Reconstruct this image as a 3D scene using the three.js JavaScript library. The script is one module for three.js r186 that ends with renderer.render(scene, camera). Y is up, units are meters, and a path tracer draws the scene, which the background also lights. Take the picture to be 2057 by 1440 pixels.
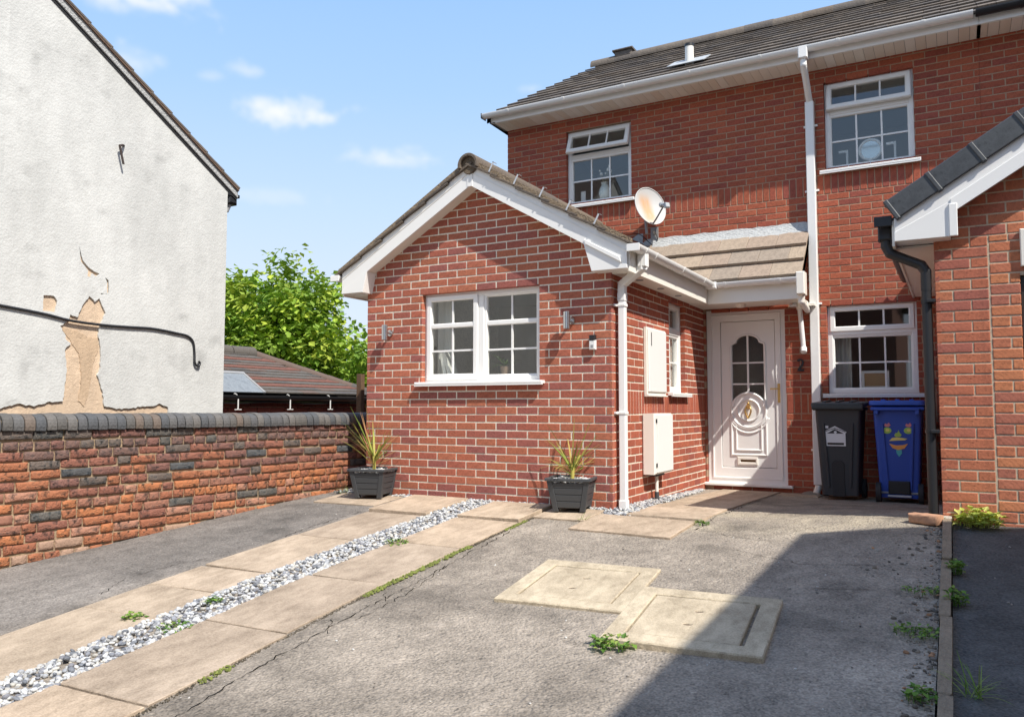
import * as THREE from 'three';
import { mergeGeometries, toCreasedNormals } from 'three/addons/utils/BufferGeometryUtils.js';

// ---------------------------------------------------------------- camera, sky, sun, exposure
const scene = new THREE.Scene();
const CAM = new THREE.Vector3(2.633, 0.885, 6.492);
const camera = new THREE.PerspectiveCamera(48.73, 1024 / 716, 0.05, 400);
{
  const yaw = THREE.MathUtils.degToRad(29.3), pitch = Math.atan(100 / 1590);
  camera.position.copy(CAM);
  camera.lookAt(CAM.x - Math.sin(yaw) * Math.cos(pitch), CAM.y + Math.sin(pitch), CAM.z - Math.cos(yaw) * Math.cos(pitch));
  camera.updateMatrixWorld();
}
const SUN = new THREE.Vector3(0.742, 1, 0.34).normalize();
const sun = new THREE.DirectionalLight(new THREE.Color().setRGB(1, 0.955, 0.88), 5.0);
sun.position.copy(SUN).multiplyScalar(40);
sun.target.position.set(0, 0, 0);
sun.castShadow = true;
sun.shadow.mapSize.set(4096, 4096);
sun.shadow.camera.left = -16; sun.shadow.camera.right = 16; sun.shadow.camera.top = 16; sun.shadow.camera.bottom = -16;
sun.shadow.camera.near = 1; sun.shadow.camera.far = 90;
scene.add(sun, sun.target);
const renderer = new THREE.WebGLRenderer({ antialias: true });
renderer.toneMapping = THREE.LinearToneMapping;
renderer.toneMappingExposure = 1.27;
renderer.shadowMap.enabled = true;

// ---------------------------------------------------------------- random numbers and noise
function rngOf(seed) { let a = seed >>> 0; return () => { a = (a + 0x6D2B79F5) | 0; let t = Math.imul(a ^ (a >>> 15), 1 | a); t = (t + Math.imul(t ^ (t >>> 7), 61 | t)) ^ t; return ((t ^ (t >>> 14)) >>> 0) / 4294967296; }; }
const rnd = rngOf(12345);
const rr = (a, b) => a + (b - a) * rnd();
const pick = (a) => a[Math.floor(rnd() * a.length)];
const hash3 = (x, y, z) => { let h = Math.imul(x, 374761393) ^ Math.imul(y, 668265263) ^ Math.imul(z, 2147483647 ^ 0x5bd1e995); h = Math.imul(h ^ (h >>> 13), 1274126177); return ((h ^ (h >>> 16)) >>> 0) / 4294967296; };
const sm = (t) => t * t * (3 - 2 * t);
function noise2(x, y, seed = 0, per = 0) {
  const xi = Math.floor(x), yi = Math.floor(y), fx = sm(x - xi), fy = sm(y - yi);
  const w = (v) => per ? ((v % per) + per) % per : v;
  const a = hash3(w(xi), w(yi), seed), b = hash3(w(xi + 1), w(yi), seed), c = hash3(w(xi), w(yi + 1), seed), d = hash3(w(xi + 1), w(yi + 1), seed);
  return a + (b - a) * fx + (c - a) * fy + (a - b - c + d) * fx * fy;
}
function noise3(x, y, z, seed = 0) {
  const zi = Math.floor(z), f = sm(z - zi);
  return noise2(x, y, seed + zi * 131) * (1 - f) + noise2(x, y, seed + (zi + 1) * 131) * f;
}
function fbm(x, y, oct, seed = 0, per = 0) { let s = 0, a = 0.5, n = 0; for (let i = 0; i < oct; i++) { s += a * noise2(x, y, seed + i * 17, per); n += a; a *= 0.5; x *= 2; y *= 2; per *= 2; } return s / n; }
const clamp = (v, a = 0, b = 1) => Math.min(b, Math.max(a, v));
const smooth = (a, b, v) => sm(clamp((v - a) / (b - a)));

const SKYK = .84;
// ---------------------------------------------------------------- the sky: clear blue with small cumulus
{
  const W = 2048, H = 1024, data = new Float32Array(W * H * 4); const [sa, se] = [Math.atan2(SUN.z, SUN.x), Math.asin(SUN.y)];
  const stops = [[-90, .42, .42, .40], [-2, .60, .64, .68], [0, .80, .87, .97], [6, .72, .83, .975], [14, .57, .75, .985], [22, .42, .645, .99], [30, .33, .565, .985], [50, .24, .46, .90], [90, .19, .38, .80]];
  const f = 1590, up = new THREE.Vector3().setFromMatrixColumn(camera.matrixWorld, 1), rt = new THREE.Vector3().setFromMatrixColumn(camera.matrixWorld, 0), fw = new THREE.Vector3(); camera.getWorldDirection(fw);
  const toAE = (v) => [Math.atan2(v.z, v.x) * 180 / Math.PI, Math.asin(v.y) * 180 / Math.PI];
  const at = (px, py) => toAE(fw.clone().multiplyScalar(f).addScaledVector(rt, px - 1028.5).addScaledVector(up, 720 - py).normalize());
  const clouds = [[at(585, 226), 4.0, 1.5, .85], [at(785, 322), 4.2, 1.0, .5], [at(268, -4), 5.2, 1.6, .8], [at(495, 140), 1.6, .7, .42], [at(262, 128), 2.2, 1.4, .45], [at(422, 155), 1.1, .5, .25], [at(1068, 178), 1.0, .5, .3], [at(540, 395), 4, .9, .2]];
  const r = rngOf(77);
  for (let i = 0; i < 46; i++) clouds.push([[-180 + 360 * r(), 9 + 44 * r() * r()], 2 + 5 * r(), .8 + 1.6 * r(), .35 + .5 * r(), 1]);
  const [fa, fe] = toAE(fw);
  const live = clouds.filter(([[ca, ce], , , , bg]) => !(bg && Math.abs(((ca - fa + 540) % 360) - 180) < 42 && ce < 44));
  for (let j = 0; j < H; j++) {
    const el = (j + .5) / H * 180 - 90, ce_ = Math.cos(el * Math.PI / 180), se_ = Math.sin(el * Math.PI / 180);
    let k = 0; while (k < stops.length - 2 && el > stops[k + 1][0]) k++;
    const A = stops[k], B = stops[k + 1], t = clamp((el - A[0]) / (B[0] - A[0])), row = live.filter(([[, c], , re]) => Math.abs(el - c) < re * 1.6);
    const base = [1, 2, 3].map(q => A[q] + (B[q] - A[q]) * t);
    for (let i = 0; i < W; i++) {
      const az = (i + .5) / W * 360 - 180; let den = 0, nz = -1;
      if (el > 0) for (let m = 0; m < row.length; m++) {
        const [[ca, ce], ra, re, op] = row[m]; let da = az - ca; if (da > 180) da -= 360; else if (da < -180) da += 360; if (da > ra * 1.5 || da < -ra * 1.5) continue;
        const de = el - ce, d2 = (da / ra) ** 2 + (de > 0 ? de / re : de / (re * .7)) ** 2; if (d2 > 2.2) continue;
        if (nz < 0) nz = fbm(az * .8 + 50, el * 1.3 + 90, 5, 5);
        den = Math.max(den, op * smooth(.15, 1.05, (1 - Math.sqrt(d2)) * .8 + (nz - .5) * 1.25 + .2));
      }
      const o = (j * W + i) * 4; let h = 0; // pale glow of the air round the sun
      if (el > 0) { const cg = se_ * Math.sin(se) + ce_ * Math.cos(se) * Math.cos(az * Math.PI / 180 - sa); h = cg > .35 ? .62 * Math.pow((cg - .35) / .65, 2.2) : 0; }
      for (let q = 0; q < 3; q++) { let v = base[q]; v += ([1.12, 1.08, 1.02][q] - v) * h; data[o + q] = (v + ([.98, .985, 1.0][q] - v) * den) * SKYK; }
      data[o + 3] = 1;
    }
  }
  const sky = new THREE.DataTexture(data, W, H, THREE.RGBAFormat, THREE.FloatType);
  sky.mapping = THREE.EquirectangularReflectionMapping; sky.magFilter = sky.minFilter = THREE.LinearFilter; sky.wrapS = THREE.RepeatWrapping; sky.needsUpdate = true;
  scene.background = sky; scene.environment = sky;
}

// ---------------------------------------------------------------- textures (grain, relief)
function texOf(n, fn, srgb) {
  const d = new Uint8Array(n * n * 4);
  for (let j = 0; j < n; j++) for (let i = 0; i < n; i++) { const v = fn(i / n, j / n), o = (j * n + i) * 4; if (typeof v === 'number') { d[o] = d[o + 1] = d[o + 2] = clamp(v) * 255; } else { d[o] = clamp(v[0]) * 255; d[o + 1] = clamp(v[1]) * 255; d[o + 2] = clamp(v[2]) * 255; } d[o + 3] = 255; }
  const t = new THREE.DataTexture(d, n, n); t.wrapS = t.wrapT = THREE.RepeatWrapping; t.magFilter = THREE.LinearFilter; t.minFilter = THREE.LinearMipmapLinearFilter; t.generateMipmaps = true;
  if (srgb) t.colorSpace = THREE.SRGBColorSpace; t.needsUpdate = true; return t;
}
const repCache = new Map();
const rep = (t, r) => { const q = Math.round(r * 2) / 2 || .5, rq = r < .9 ? r : q, k = t.uuid + rq; if (!repCache.has(k)) { const c = t.clone(); c.repeat.set(rq, rq); c.needsUpdate = true; repCache.set(k, c); } return repCache.get(k); };
const grainT = texOf(512, (u, v) => { const a = fbm(u * 16, v * 16, 5, 3, 16), b = noise2(u * 200, v * 200, 9, 200), c = noise2(u * 90, v * 90, 19, 90); return .98 - .34 * Math.abs(a - .5) * 2 - .16 * b - (c > .86 ? .22 : 0); });
const grainB = texOf(512, (u, v) => fbm(u * 40, v * 40, 4, 23, 40) * .8 + .2 * noise2(u * 220, v * 220, 4, 220));
const tarT = texOf(1024, (u, v) => {
  const s = noise2(u * 320, v * 320, 2, 320), s2 = noise2(u * 170, v * 170, 8, 170), a = fbm(u * 9, v * 9, 4, 31, 9), m = fbm(u * 34, v * 34, 3, 37, 34);
  let k = .62 + .40 * (s - .5) + .20 * (a - .5) + .30 * (m - .5);
  if (s2 > .83) k += (s2 - .83) * 1.5; if (s2 < .14) k -= .16;
  return [k, k * .985, k * .965];
});
const tarB = texOf(1024, (u, v) => .5 * noise2(u * 300, v * 300, 2, 300) + .5 * noise2(u * 160, v * 160, 8, 160));
const slabT = texOf(512, (u, v) => { const a = fbm(u * 7, v * 7, 5, 41, 7), b = noise2(u * 220, v * 220, 42, 220), c = fbm(u * 30, v * 14, 3, 43, 14); const k = .52 * (a - .5) + .30 * (b - .5) + .34 * (c - .5) - (b > .9 ? .2 : 0); return [.80 + k, .785 + k * 1.03, .765 + k * 1.06]; });
const rendT = texOf(1024, (u, v) => {   // old painted render: grey weathering, thin cracks of dirt, pits
  const a = fbm(u * 4, v * 4, 5, 51, 4), b = noise2(u * 260, v * 260, 52, 260), c = fbm(u * 26, v * 9, 4, 53, 9), p = noise2(u * 60, v * 44, 54, 44), q = fbm(u * 12 + 3, v * 12, 4, 58, 12);
  let k = .88 + .24 * (a - .5) + .08 * (b - .5) + .16 * (c - .5);
  if (p > .93 && a < .52) k -= (p - .93) * 1.6; if (q < .36) k -= (.36 - q) * .8;
  return [k, k * .997, k * .978];
});
const rendB = texOf(512, (u, v) => .55 * fbm(u * 30, v * 30, 4, 61, 30) + .3 * noise2(u * 180, v * 180, 62, 180) + .15 * fbm(u * 6, v * 6, 3, 63, 6));

const oldT = texOf(512, (u, v) => {   // soot, spalls and lime on old handmade brick
  const a = fbm(u * 10, v * 10, 5, 101, 10), b = noise2(u * 190, v * 190, 102, 190), s = fbm(u * 22 + 5, v * 22, 4, 103, 22), l = noise2(u * 70, v * 70, 104, 70);
  let k = .92 + .5 * (a - .5) + .22 * (b - .5), r = 1, bl = 1; if (s < .44) { k *= 1 - (.44 - s) * 3.2; r = .9; bl = 1.08; } if (l > .9 && s > .5) { k = Math.min(1, k + .25); bl = 1.25; }
  return [k * r, k * .98, k * bl * .97];
});
// ---------------------------------------------------------------- materials
const lin = (r, g, b) => new THREE.Color().setRGB(r, g, b);
function std(c, rough = .85, o = {}) { return new THREE.MeshStandardMaterial({ color: lin(...c), roughness: rough, ...o }); }
const gT2 = rep(grainT, 2.2), gB2 = rep(grainB, 2.2);
const clayMat = (c, o = {}) => std(c, .92, { map: gT2, bumpMap: gB2, bumpScale: .0022, ...o });
const M = {
  upvc: std([.84, .83, .80], .32), upvcOld: std([.83, .79, .71], .42), white: std([.78, .77, .74], .5),
  mortar: std([.88, .81, .67], .95, { map: rep(grainT, 3), bumpMap: rep(grainB, 3), bumpScale: .003 }), mortarTan: std([.46, .30, .20], .95, { map: rep(grainT, 3) }), mortarOld: std([.40, .29, .18], .97, { map: rep(grainT, 3), bumpMap: rep(grainB, 2), bumpScale: .008 }),
  glass: new THREE.MeshPhysicalMaterial({ color: lin(.93, .96, .95), roughness: .02, transmission: 1, thickness: 0, ior: 1.95, specularIntensity: 1 }),
  frosted: new THREE.MeshPhysicalMaterial({ color: lin(.85, .88, .87), roughness: .28, transmission: 1, thickness: 0, ior: 1.52 }),
  black: std([.018, .018, .02], .42), blackMatt: std([.03, .03, .032], .75), steel: std([.62, .62, .62], .28, { metalness: 1 }), brass: std([.75, .52, .2], .3, { metalness: 1 }),
  room: std([.62, .66, .65], .95), roomDark: std([.42, .38, .33], .95), lead: std([.46, .48, .49], .7, { map: rep(grainT, 1.6), bumpMap: rep(grainB, 1), bumpScale: .006 }),
  soil: std([.05, .035, .025], 1), gasket: std([.02, .02, .02], .8), darkPlastic: std([.055, .058, .062], .55), grey: std([.30, .30, .30], .6),
  concrete: std([.56, .475, .345], .95, { map: rep(slabT, 1.2), bumpMap: rep(grainB, 2), bumpScale: .003 }),
};

// ---------------------------------------------------------------- building helpers
const taken = {};
function numbered(n) { const k = taken[n] = (taken[n] ?? -1) + 1; return k ? `${n}_${String(k).padStart(3, '0')}` : n; }
function mesh(name, geo, mat, parent) { const m = new THREE.Mesh(geo, mat); m.name = parent ? name : numbered(name); m.castShadow = m.receiveShadow = true; (parent || scene).add(m); return m; }
function part(name, parent, x = 0, y = 0, z = 0, ry = 0) { const g = new THREE.Group(); g.name = name; g.position.set(x, y, z); g.rotation.y = ry; parent.add(g); return g; }
function thing(name, label, category, pos = [0, 0, 0], ry = 0, group) { const g = new THREE.Group(); g.name = numbered(name); g.position.set(...pos); g.rotation.y = ry; g.userData = { label, category }; if (group) g.userData.group = group; scene.add(g); return g; }
function tag(o, label, category, group) { o.userData.label = label; o.userData.category = category; if (group) o.userData.group = group; return o; }
function structure(o, label, category) { o.userData.kind = 'structure'; o.userData.label = label; o.userData.category = category; return o; }
const mg = (l) => { const a = l.filter(Boolean).map(g => { const h = g.index ? g.toNonIndexed() : g; for (const k of Object.keys(h.attributes)) if (!['position', 'normal', 'uv', 'color'].includes(k)) h.deleteAttribute(k); return h; }); return a.length === 1 ? a[0] : mergeGeometries(a); };
const boxUV = (g) => { const p = g.attributes.position, n = g.attributes.normal, u = new Float32Array(p.count * 2); for (let i = 0; i < p.count; i++) { const ax = Math.abs(n.getX(i)), ay = Math.abs(n.getY(i)), az = Math.abs(n.getZ(i)); if (ax > ay && ax > az) { u[2 * i] = p.getZ(i); u[2 * i + 1] = p.getY(i); } else if (ay > az) { u[2 * i] = p.getX(i); u[2 * i + 1] = p.getZ(i); } else { u[2 * i] = p.getX(i); u[2 * i + 1] = p.getY(i); } } g.setAttribute('uv', new THREE.BufferAttribute(u, 2)); return g; };
function box(x0, x1, y0, y1, z0, z1, c = 0) {   // axis-aligned block, chamfered by c
  const w = x1 - x0, h = y1 - y0, d = z1 - z0; let g;
  if (c > 0 && Math.min(w, h, d) > 2.2 * c) {
    const s = new THREE.Shape([[-1, -1], [1, -1], [1, 1], [-1, 1]].map(([a, b]) => new THREE.Vector2(a * (w / 2 - c), b * (h / 2 - c))));
    g = new THREE.ExtrudeGeometry(s, { depth: d - 2 * c, bevelEnabled: true, bevelSize: c, bevelThickness: c, bevelSegments: 1, steps: 1 }); g.translate(0, 0, -(d - 2 * c) / 2);
  } else g = new THREE.BoxGeometry(w, h, d);
  g.translate((x0 + x1) / 2, (y0 + y1) / 2, (z0 + z1) / 2); g = g.index ? g.toNonIndexed() : g; return boxUV(g);
}
function poly(pts, z0, z1, holes = [], c = 0) {   // polygon in x,y extruded from z0 to z1
  const s = new THREE.Shape(pts.map(p => new THREE.Vector2(...p)));
  for (const h of holes) s.holes.push(new THREE.Path(h.map(p => new THREE.Vector2(...p))));
  const g = new THREE.ExtrudeGeometry(s, { depth: z1 - z0 - 2 * c, bevelEnabled: c > 0, bevelSize: c, bevelOffset: -c, bevelThickness: c, bevelSegments: 1, curveSegments: 10 }); g.translate(0, 0, z0 + c); return g;
}
const rect = (x0, x1, y0, y1) => [[x0, y0], [x1, y0], [x1, y1], [x0, y1]];
const ring = (x0, x1, y0, y1, t, z0, z1, c = .004) => poly(rect(x0, x1, y0, y1), z0, z1, [rect(x0 + t, x1 - t, y0 + t, y1 - t).reverse()], c);
function pipe(pts, r, seg = 12, cap = true) {   // round pipe with ball joints at its bends
  const l = []; const V = pts.map(p => new THREE.Vector3(...p));
  for (let i = 0; i < V.length - 1; i++) { const d = V[i + 1].clone().sub(V[i]), L = d.length(); const g = new THREE.CylinderGeometry(r, r, L, seg, 1, false); g.applyQuaternion(new THREE.Quaternion().setFromUnitVectors(new THREE.Vector3(0, 1, 0), d.normalize())); g.translate(...V[i].clone().add(V[i + 1]).multiplyScalar(.5).toArray()); l.push(g); if (i) { const s = new THREE.SphereGeometry(r * 1.02, seg, 8); s.translate(...V[i].toArray()); l.push(s); } }
  return mg(l);
}
const tube = (pts, r, n = 40, seg = 7, closed = false) => new THREE.TubeGeometry(new THREE.CatmullRomCurve3(pts.map(p => new THREE.Vector3(...p)), closed, 'centripetal'), n, r, seg, closed);
function gutterGeo(len, r = .056, t = .004) {   // half-round channel along +x from 0 to len, rim at y = 0
  const s = new THREE.Shape(); s.absarc(0, 0, r, Math.PI, Math.PI * 2, false); s.absarc(0, 0, r - t, Math.PI * 2, Math.PI, true); s.closePath();
  const g = new THREE.ExtrudeGeometry(s, { depth: len, bevelEnabled: false, curveSegments: 12 }); g.rotateY(Math.PI / 2); return g;
}
// ground height: falls away from the house towards the street, with a crest beside the front wall
const gy = (z, x = 0) => { const q = Math.min(Math.max(z, -3.2), 9.5); return -.0325 * q - .0625 * Math.sqrt(q * q + .07) + .012 + .095 * smooth(1.0, 2.5, x) * Math.exp(-((z - .05) * (z - .05)) / 1.8); };
const tilt = (z) => -Math.atan((gy(z + .05) - gy(z - .05)) / .1);

// ---------------------------------------------------------------- brick laying
const brickGeos = {};
function brickGeo(w, h, d = .055, b = .004, k = 0, rough = 0) {   // face towards +z at z = 0, body behind it; k picks a variant
  const key = [w.toFixed(3), h.toFixed(3), d, b, k, rough].join(); if (brickGeos[key]) return brickGeos[key];
  const R = rngOf(k * 977 + Math.round(w * 1000) * 31 + 7), P = [], U = [];
  const ou = R() * 3, ov = R() * 3, nx = rough ? Math.max(2, Math.round(w / .04)) : 1, ny = rough ? 3 : 1;
  const grid = []; 
  for (let j = 0; j <= ny; j++) { grid.push([]); for (let i = 0; i <= nx; i++) { let x = -w / 2 + b + (w - 2 * b) * i / nx, y = -h / 2 + b + (h - 2 * b) * j / ny; const e = (i === 0 || i === nx) + (j === 0 || j === ny); let z = rough ? (R() - .5) * rough - (e === 2 ? rough * .9 : e ? rough * .35 : 0) : (R() - .5) * .0016; if (rough) { x += (R() - .5) * rough * 1.1; y += (R() - .5) * rough * .8; } grid[j].push([x, y, z]); } }
  const rim = []; for (let i = 0; i < nx; i++) rim.push(grid[0][i]); for (let j = 0; j < ny; j++) rim.push(grid[j][nx]); for (let i = nx; i > 0; i--) rim.push(grid[ny][i]); for (let j = ny; j > 0; j--) rim.push(grid[j][0]);
  const out = rim.map(([x, y, z]) => [x + Math.sign(x) * (Math.abs(Math.abs(x) - w / 2) < b * 2.2 ? b : 0), y + Math.sign(y) * (Math.abs(Math.abs(y) - h / 2) < b * 2.2 ? b : 0), z - b]);
  const back = out.map(([x, y]) => [x, y, -d]);
  const tri = (a, c, e) => { for (const p of [a, c, e]) { P.push(...p); U.push(p[0] + ou + p[2] * .7, p[1] + ov + p[2] * .7); } };
  for (let j = 0; j < ny; j++) for (let i = 0; i < nx; i++) { const a = grid[j][i], c = grid[j][i + 1], e = grid[j + 1][i + 1], f = grid[j + 1][i]; tri(a, c, e); tri(a, e, f); }
  const n = rim.length; for (let i = 0; i < n; i++) { const q = (i + 1) % n; tri(out[i], out[q], rim[q]); tri(out[i], rim[q], rim[i]); tri(back[i], back[q], out[q]); tri(back[i], out[q], out[i]); }
  const g = new THREE.BufferGeometry(); g.setAttribute('position', new THREE.Float32BufferAttribute(P, 3)); g.setAttribute('uv', new THREE.Float32BufferAttribute(U, 2)); if (rough) { const h = toCreasedNormals(g, .95); return brickGeos[key] = h; } g.computeVertexNormals(); return brickGeos[key] = g;
}
function layBricks({ x0, x1, y0, y1, off = 0, holes = [], soldiers = [], span }) {   // list of [cx, cy, w, h] in stretcher bond on a wall plane
  const L = [], J = .01, CH = .075; let row = Math.round(y0 / CH);
  for (let y = y0; y < y1 - .02; y += CH, row++) {
    const sol = soldiers.find(s => Math.abs(s[0] - y) < .01); if (!sol && soldiers.some(s => y > s[0] && y < s[1] - .01)) continue;
    const H = sol ? sol[1] - sol[0] : Math.min(CH, y1 - y), cy = y + H / 2;
    let iv = [span ? span(cy) : [x0, x1]]; if (!iv[0]) continue; iv[0] = [Math.max(iv[0][0], x0), Math.min(iv[0][1], x1)];
    for (const [a, b, c, d] of holes) if (c < cy + (sol ? H * .45 : 0) && d > cy - (sol ? H * .45 : 0)) iv = iv.flatMap(([p, q]) => b <= p || a >= q ? [[p, q]] : [[p, a], [b, q]].filter(v => v[1] - v[0] > .012));
    const pitch = sol ? .075 : .225, ph = sol ? 0 : (((row % 2) + 2) % 2 ? .1125 : 0) + off;
    for (const [p, q] of iv) {
      let k = Math.floor((p - x0 - ph) / pitch) - 1;
      for (; ; k++) { let a = x0 + ph + k * pitch, b = a + pitch; if (a > q) break; let l = a + J / 2, r = b - J / 2; if (a < p + .03) l = Math.max(p, a < p ? p : a); if (b > q - .03) r = q; l = Math.max(l, p); r = Math.min(r, q); if (r - l < .022 || l >= q || r <= p) continue; L.push([(l + r) / 2, cy, r - l, H - J]); if (r >= q) break; }
    }
  }
  return L;
}
class Acc {   // many alike pieces joined into one part, a colour each
  constructor() { this.p = []; this.u = []; this.n = []; this.c = []; }
  add(g, mtx, col) { const P = g.attributes.position, N = g.attributes.normal, U = g.attributes.uv, v = new THREE.Vector3(), nm = new THREE.Matrix3().getNormalMatrix(mtx), ix = g.index; const cnt = ix ? ix.count : P.count; for (let k = 0; k < cnt; k++) { const i = ix ? ix.getX(k) : k; v.fromBufferAttribute(P, i).applyMatrix4(mtx); this.p.push(v.x, v.y, v.z); v.fromBufferAttribute(N, i).applyMatrix3(nm).normalize(); this.n.push(v.x, v.y, v.z); if (U) this.u.push(U.getX(i), U.getY(i)); else this.u.push(0, 0); this.c.push(...col); } }
  geo() { const g = new THREE.BufferGeometry(); g.setAttribute('position', new THREE.Float32BufferAttribute(this.p, 3)); g.setAttribute('normal', new THREE.Float32BufferAttribute(this.n, 3)); g.setAttribute('uv', new THREE.Float32BufferAttribute(this.u, 2)); g.setAttribute('color', new THREE.Float32BufferAttribute(this.c, 3)); return g; }
}
const mat4 = (x, y, z, rx = 0, ry = 0, rz = 0, s = 1) => new THREE.Matrix4().compose(new THREE.Vector3(x, y, z), new THREE.Quaternion().setFromEuler(new THREE.Euler(rx, ry, rz)), Array.isArray(s) ? new THREE.Vector3(...s) : new THREE.Vector3(s, s, s));
const REDS = [[.46, .135, .080], [.48, .148, .085], [.43, .126, .080], [.47, .152, .082], [.41, .122, .085], [.50, .165, .090], [.385, .118, .090], [.44, .132, .077], [.35, .112, .092], [.48, .142, .077]];
const MAINREDS = [[.42, .105, .056], [.44, .112, .058], [.39, .096, .055], [.45, .12, .06], [.40, .10, .053], [.35, .088, .058], [.43, .108, .054]];
const ORANGES = [[.56, .185, .095], [.53, .168, .09], [.51, .162, .094], [.58, .20, .10], [.49, .158, .098], [.43, .138, .096], [.54, .178, .09]];
const brickMats = (cols) => cols.map(c => clayMat(c));
const accBrickMat = new THREE.MeshStandardMaterial({ roughness: .92, vertexColors: true, map: gT2, bumpMap: gB2, bumpScale: .0022 });
function fixBricks(list, parent, cols, { single = 0, mats, depth = .055, near, z = 0, rough = 0 } = {}) {   // the nearest `single` bricks one by one, the rest joined
  const order = list.map((b, i) => i); if (near) order.sort((a, b) => near(list[a]) - near(list[b]));
  const acc = new Acc(); let n = 0;
  order.forEach((i, k) => {
    const [x, y, w, h] = list[i], ci = Math.floor(rnd() * cols.length), dz = z + rr(-.0012, .0016);
    const full = Math.abs(w - .215) < .002 || Math.abs(w - .1025) < .004; const v = Math.floor(rnd() * 3);
    const g = full ? brickGeo(w > .15 ? .215 : .1025, h, depth, .004, v, rough) : brickGeo(w, h, depth, .004, 0, rough);
    if (k < single) { const m = mesh('brick', g, mats[ci], parent); m.position.set(x, y, dz); m.rotation.z = rr(-.004, .004); }
    else { const j = rr(.9, 1.1) * (.86 + .28 * fbm(x * .9 + 5, y * .9 + 5, 3, 44)); acc.add(g, mat4(x, y, dz, 0, 0, rr(-.004, .004)), cols[ci].map(q => q * j)); n++; }
  });
  if (n) { const m = mesh('brick_courses', acc.geo(), accBrickMat, parent); m.userData.kind = 'stuff'; }
}

// ---------------------------------------------------------------- windows
// a uPVC window in a group whose z = 0 is the face of the wall; sashes are [x0, x1, y0, y1, columns, rows, {open, rail, fixed}]
function windowUnit(parent, x, y, z, ry, w, h, sashes, { sill = .06, sillH = .03, room, bars = true, label } = {}) {
  const W = part('window', parent, x, y, z, ry); if (label) W.userData.label = label;
  const F = -.055, t = .05, fg = [ring(-w / 2, w / 2, 0, h, t, F - .06, F, .005)];
  for (const [a, b, c, d, , , o = {}] of sashes) {   // mullions and transoms between neighbouring lights
    if (a > -w / 2 + .1) fg.push(box(a - .03, a + .03, Math.max(c, t), Math.min(d, h - t), F - .06, F - .001, .004));
    if (c > .1 ) fg.push(box(Math.max(a, -w / 2 + t), Math.min(b, w / 2 - t), c - .028, c + .028, F - .06, F - .0015, .004));
  }
  mesh('frame', mg(fg), M.upvc, W);
  for (const [a0, b0, c0, d0, nc, nr, o = {}] of sashes) {
    const a = a0 <= -w / 2 + .01 ? -w / 2 + .022 : a0 + .012, b = b0 >= w / 2 - .01 ? w / 2 - .022 : b0 - .012, c = c0 <= .01 ? .022 : c0 + .012, d = d0 >= h - .01 ? h - .022 : d0 - .012;
    let S = W, q = F + (o.fixed ? -.012 : .014), oy = 0, ts = o.fixed ? .045 : .058;
    if (o.open) { S = part('opening_sash', W, 0, d, F + .01); S.rotation.x = -o.open; oy = -d; q = .012; }
    mesh(o.open ? 'sash_frame' : o.fixed ? 'glazing_bead' : 'sash', ring(a, b, c + oy, d + oy, ts, q - .055, q, .009), M.upvc, S);
    const gx0 = a + ts, gx1 = b - ts, zones = [];
    let y0 = c + ts + oy, y1 = d - ts + oy;
    if (o.rail) { const ry0 = y0 + (y1 - y0) * o.rail; mesh('rail', box(gx0 - .01, gx1 + .01, ry0 - .024, ry0 + .024, q - .05, q - .004, .008), M.upvc, S); zones.push([y0, ry0 - .02, nr], [ry0 + .02, y1, 1]); } else zones.push([y0, y1, nr]);
    for (const [p0, p1, n] of zones) for (let i = 0; i < nc; i++) for (let j = 0; j < n; j++) {
      const u0 = gx0 + (gx1 - gx0) * i / nc, u1 = gx0 + (gx1 - gx0) * (i + 1) / nc, v0 = p0 + (p1 - p0) * j / n, v1 = p0 + (p1 - p0) * (j + 1) / n;
      const g = new THREE.PlaneGeometry(u1 - u0 + .004, v1 - v0 + .004); g.translate((u0 + u1) / 2, (v0 + v1) / 2, q - .03); const pm = mesh('pane', g, M.glass, S); pm.rotation.y = rr(-.0015, .0015);
      if (i) mesh('glazing_bar', box(u0 - .009, u0 + .009, v0, v1, q - .037, q - .019), M.upvc, S);
      if (j) mesh('glazing_bar', box(u0, u1, v0 - .009, v0 + .009, q - .0368, q - .0192), M.upvc, S);
    }
  }
  if (sill) mesh('sill', mg([box(-w / 2 - .055, w / 2 + .055, -sillH, -.002, -.1, sill, .006), box(-w / 2 - .055, w / 2 + .055, -sillH - .012, -sillH + .001, sill - .022, sill - .002)]), M.upvc, W);
  if (room) { const [rw, rh, rd, m] = room, R = .13; mesh('room_lining', mg([box(-rw / 2, rw / 2, -.9, -.85, -rd, -R), box(-rw / 2, rw / 2, rh, rh + .05, -rd, -R), box(-rw / 2 - .05, -rw / 2, -.9, rh + .05, -rd, -R), box(rw / 2, rw / 2 + .05, -.9, rh + .05, -rd, -R), box(-rw / 2 - .05, rw / 2 + .05, -.9, rh + .05, -rd - .05, -rd)]), m, W); }
  return W;
}
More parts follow.
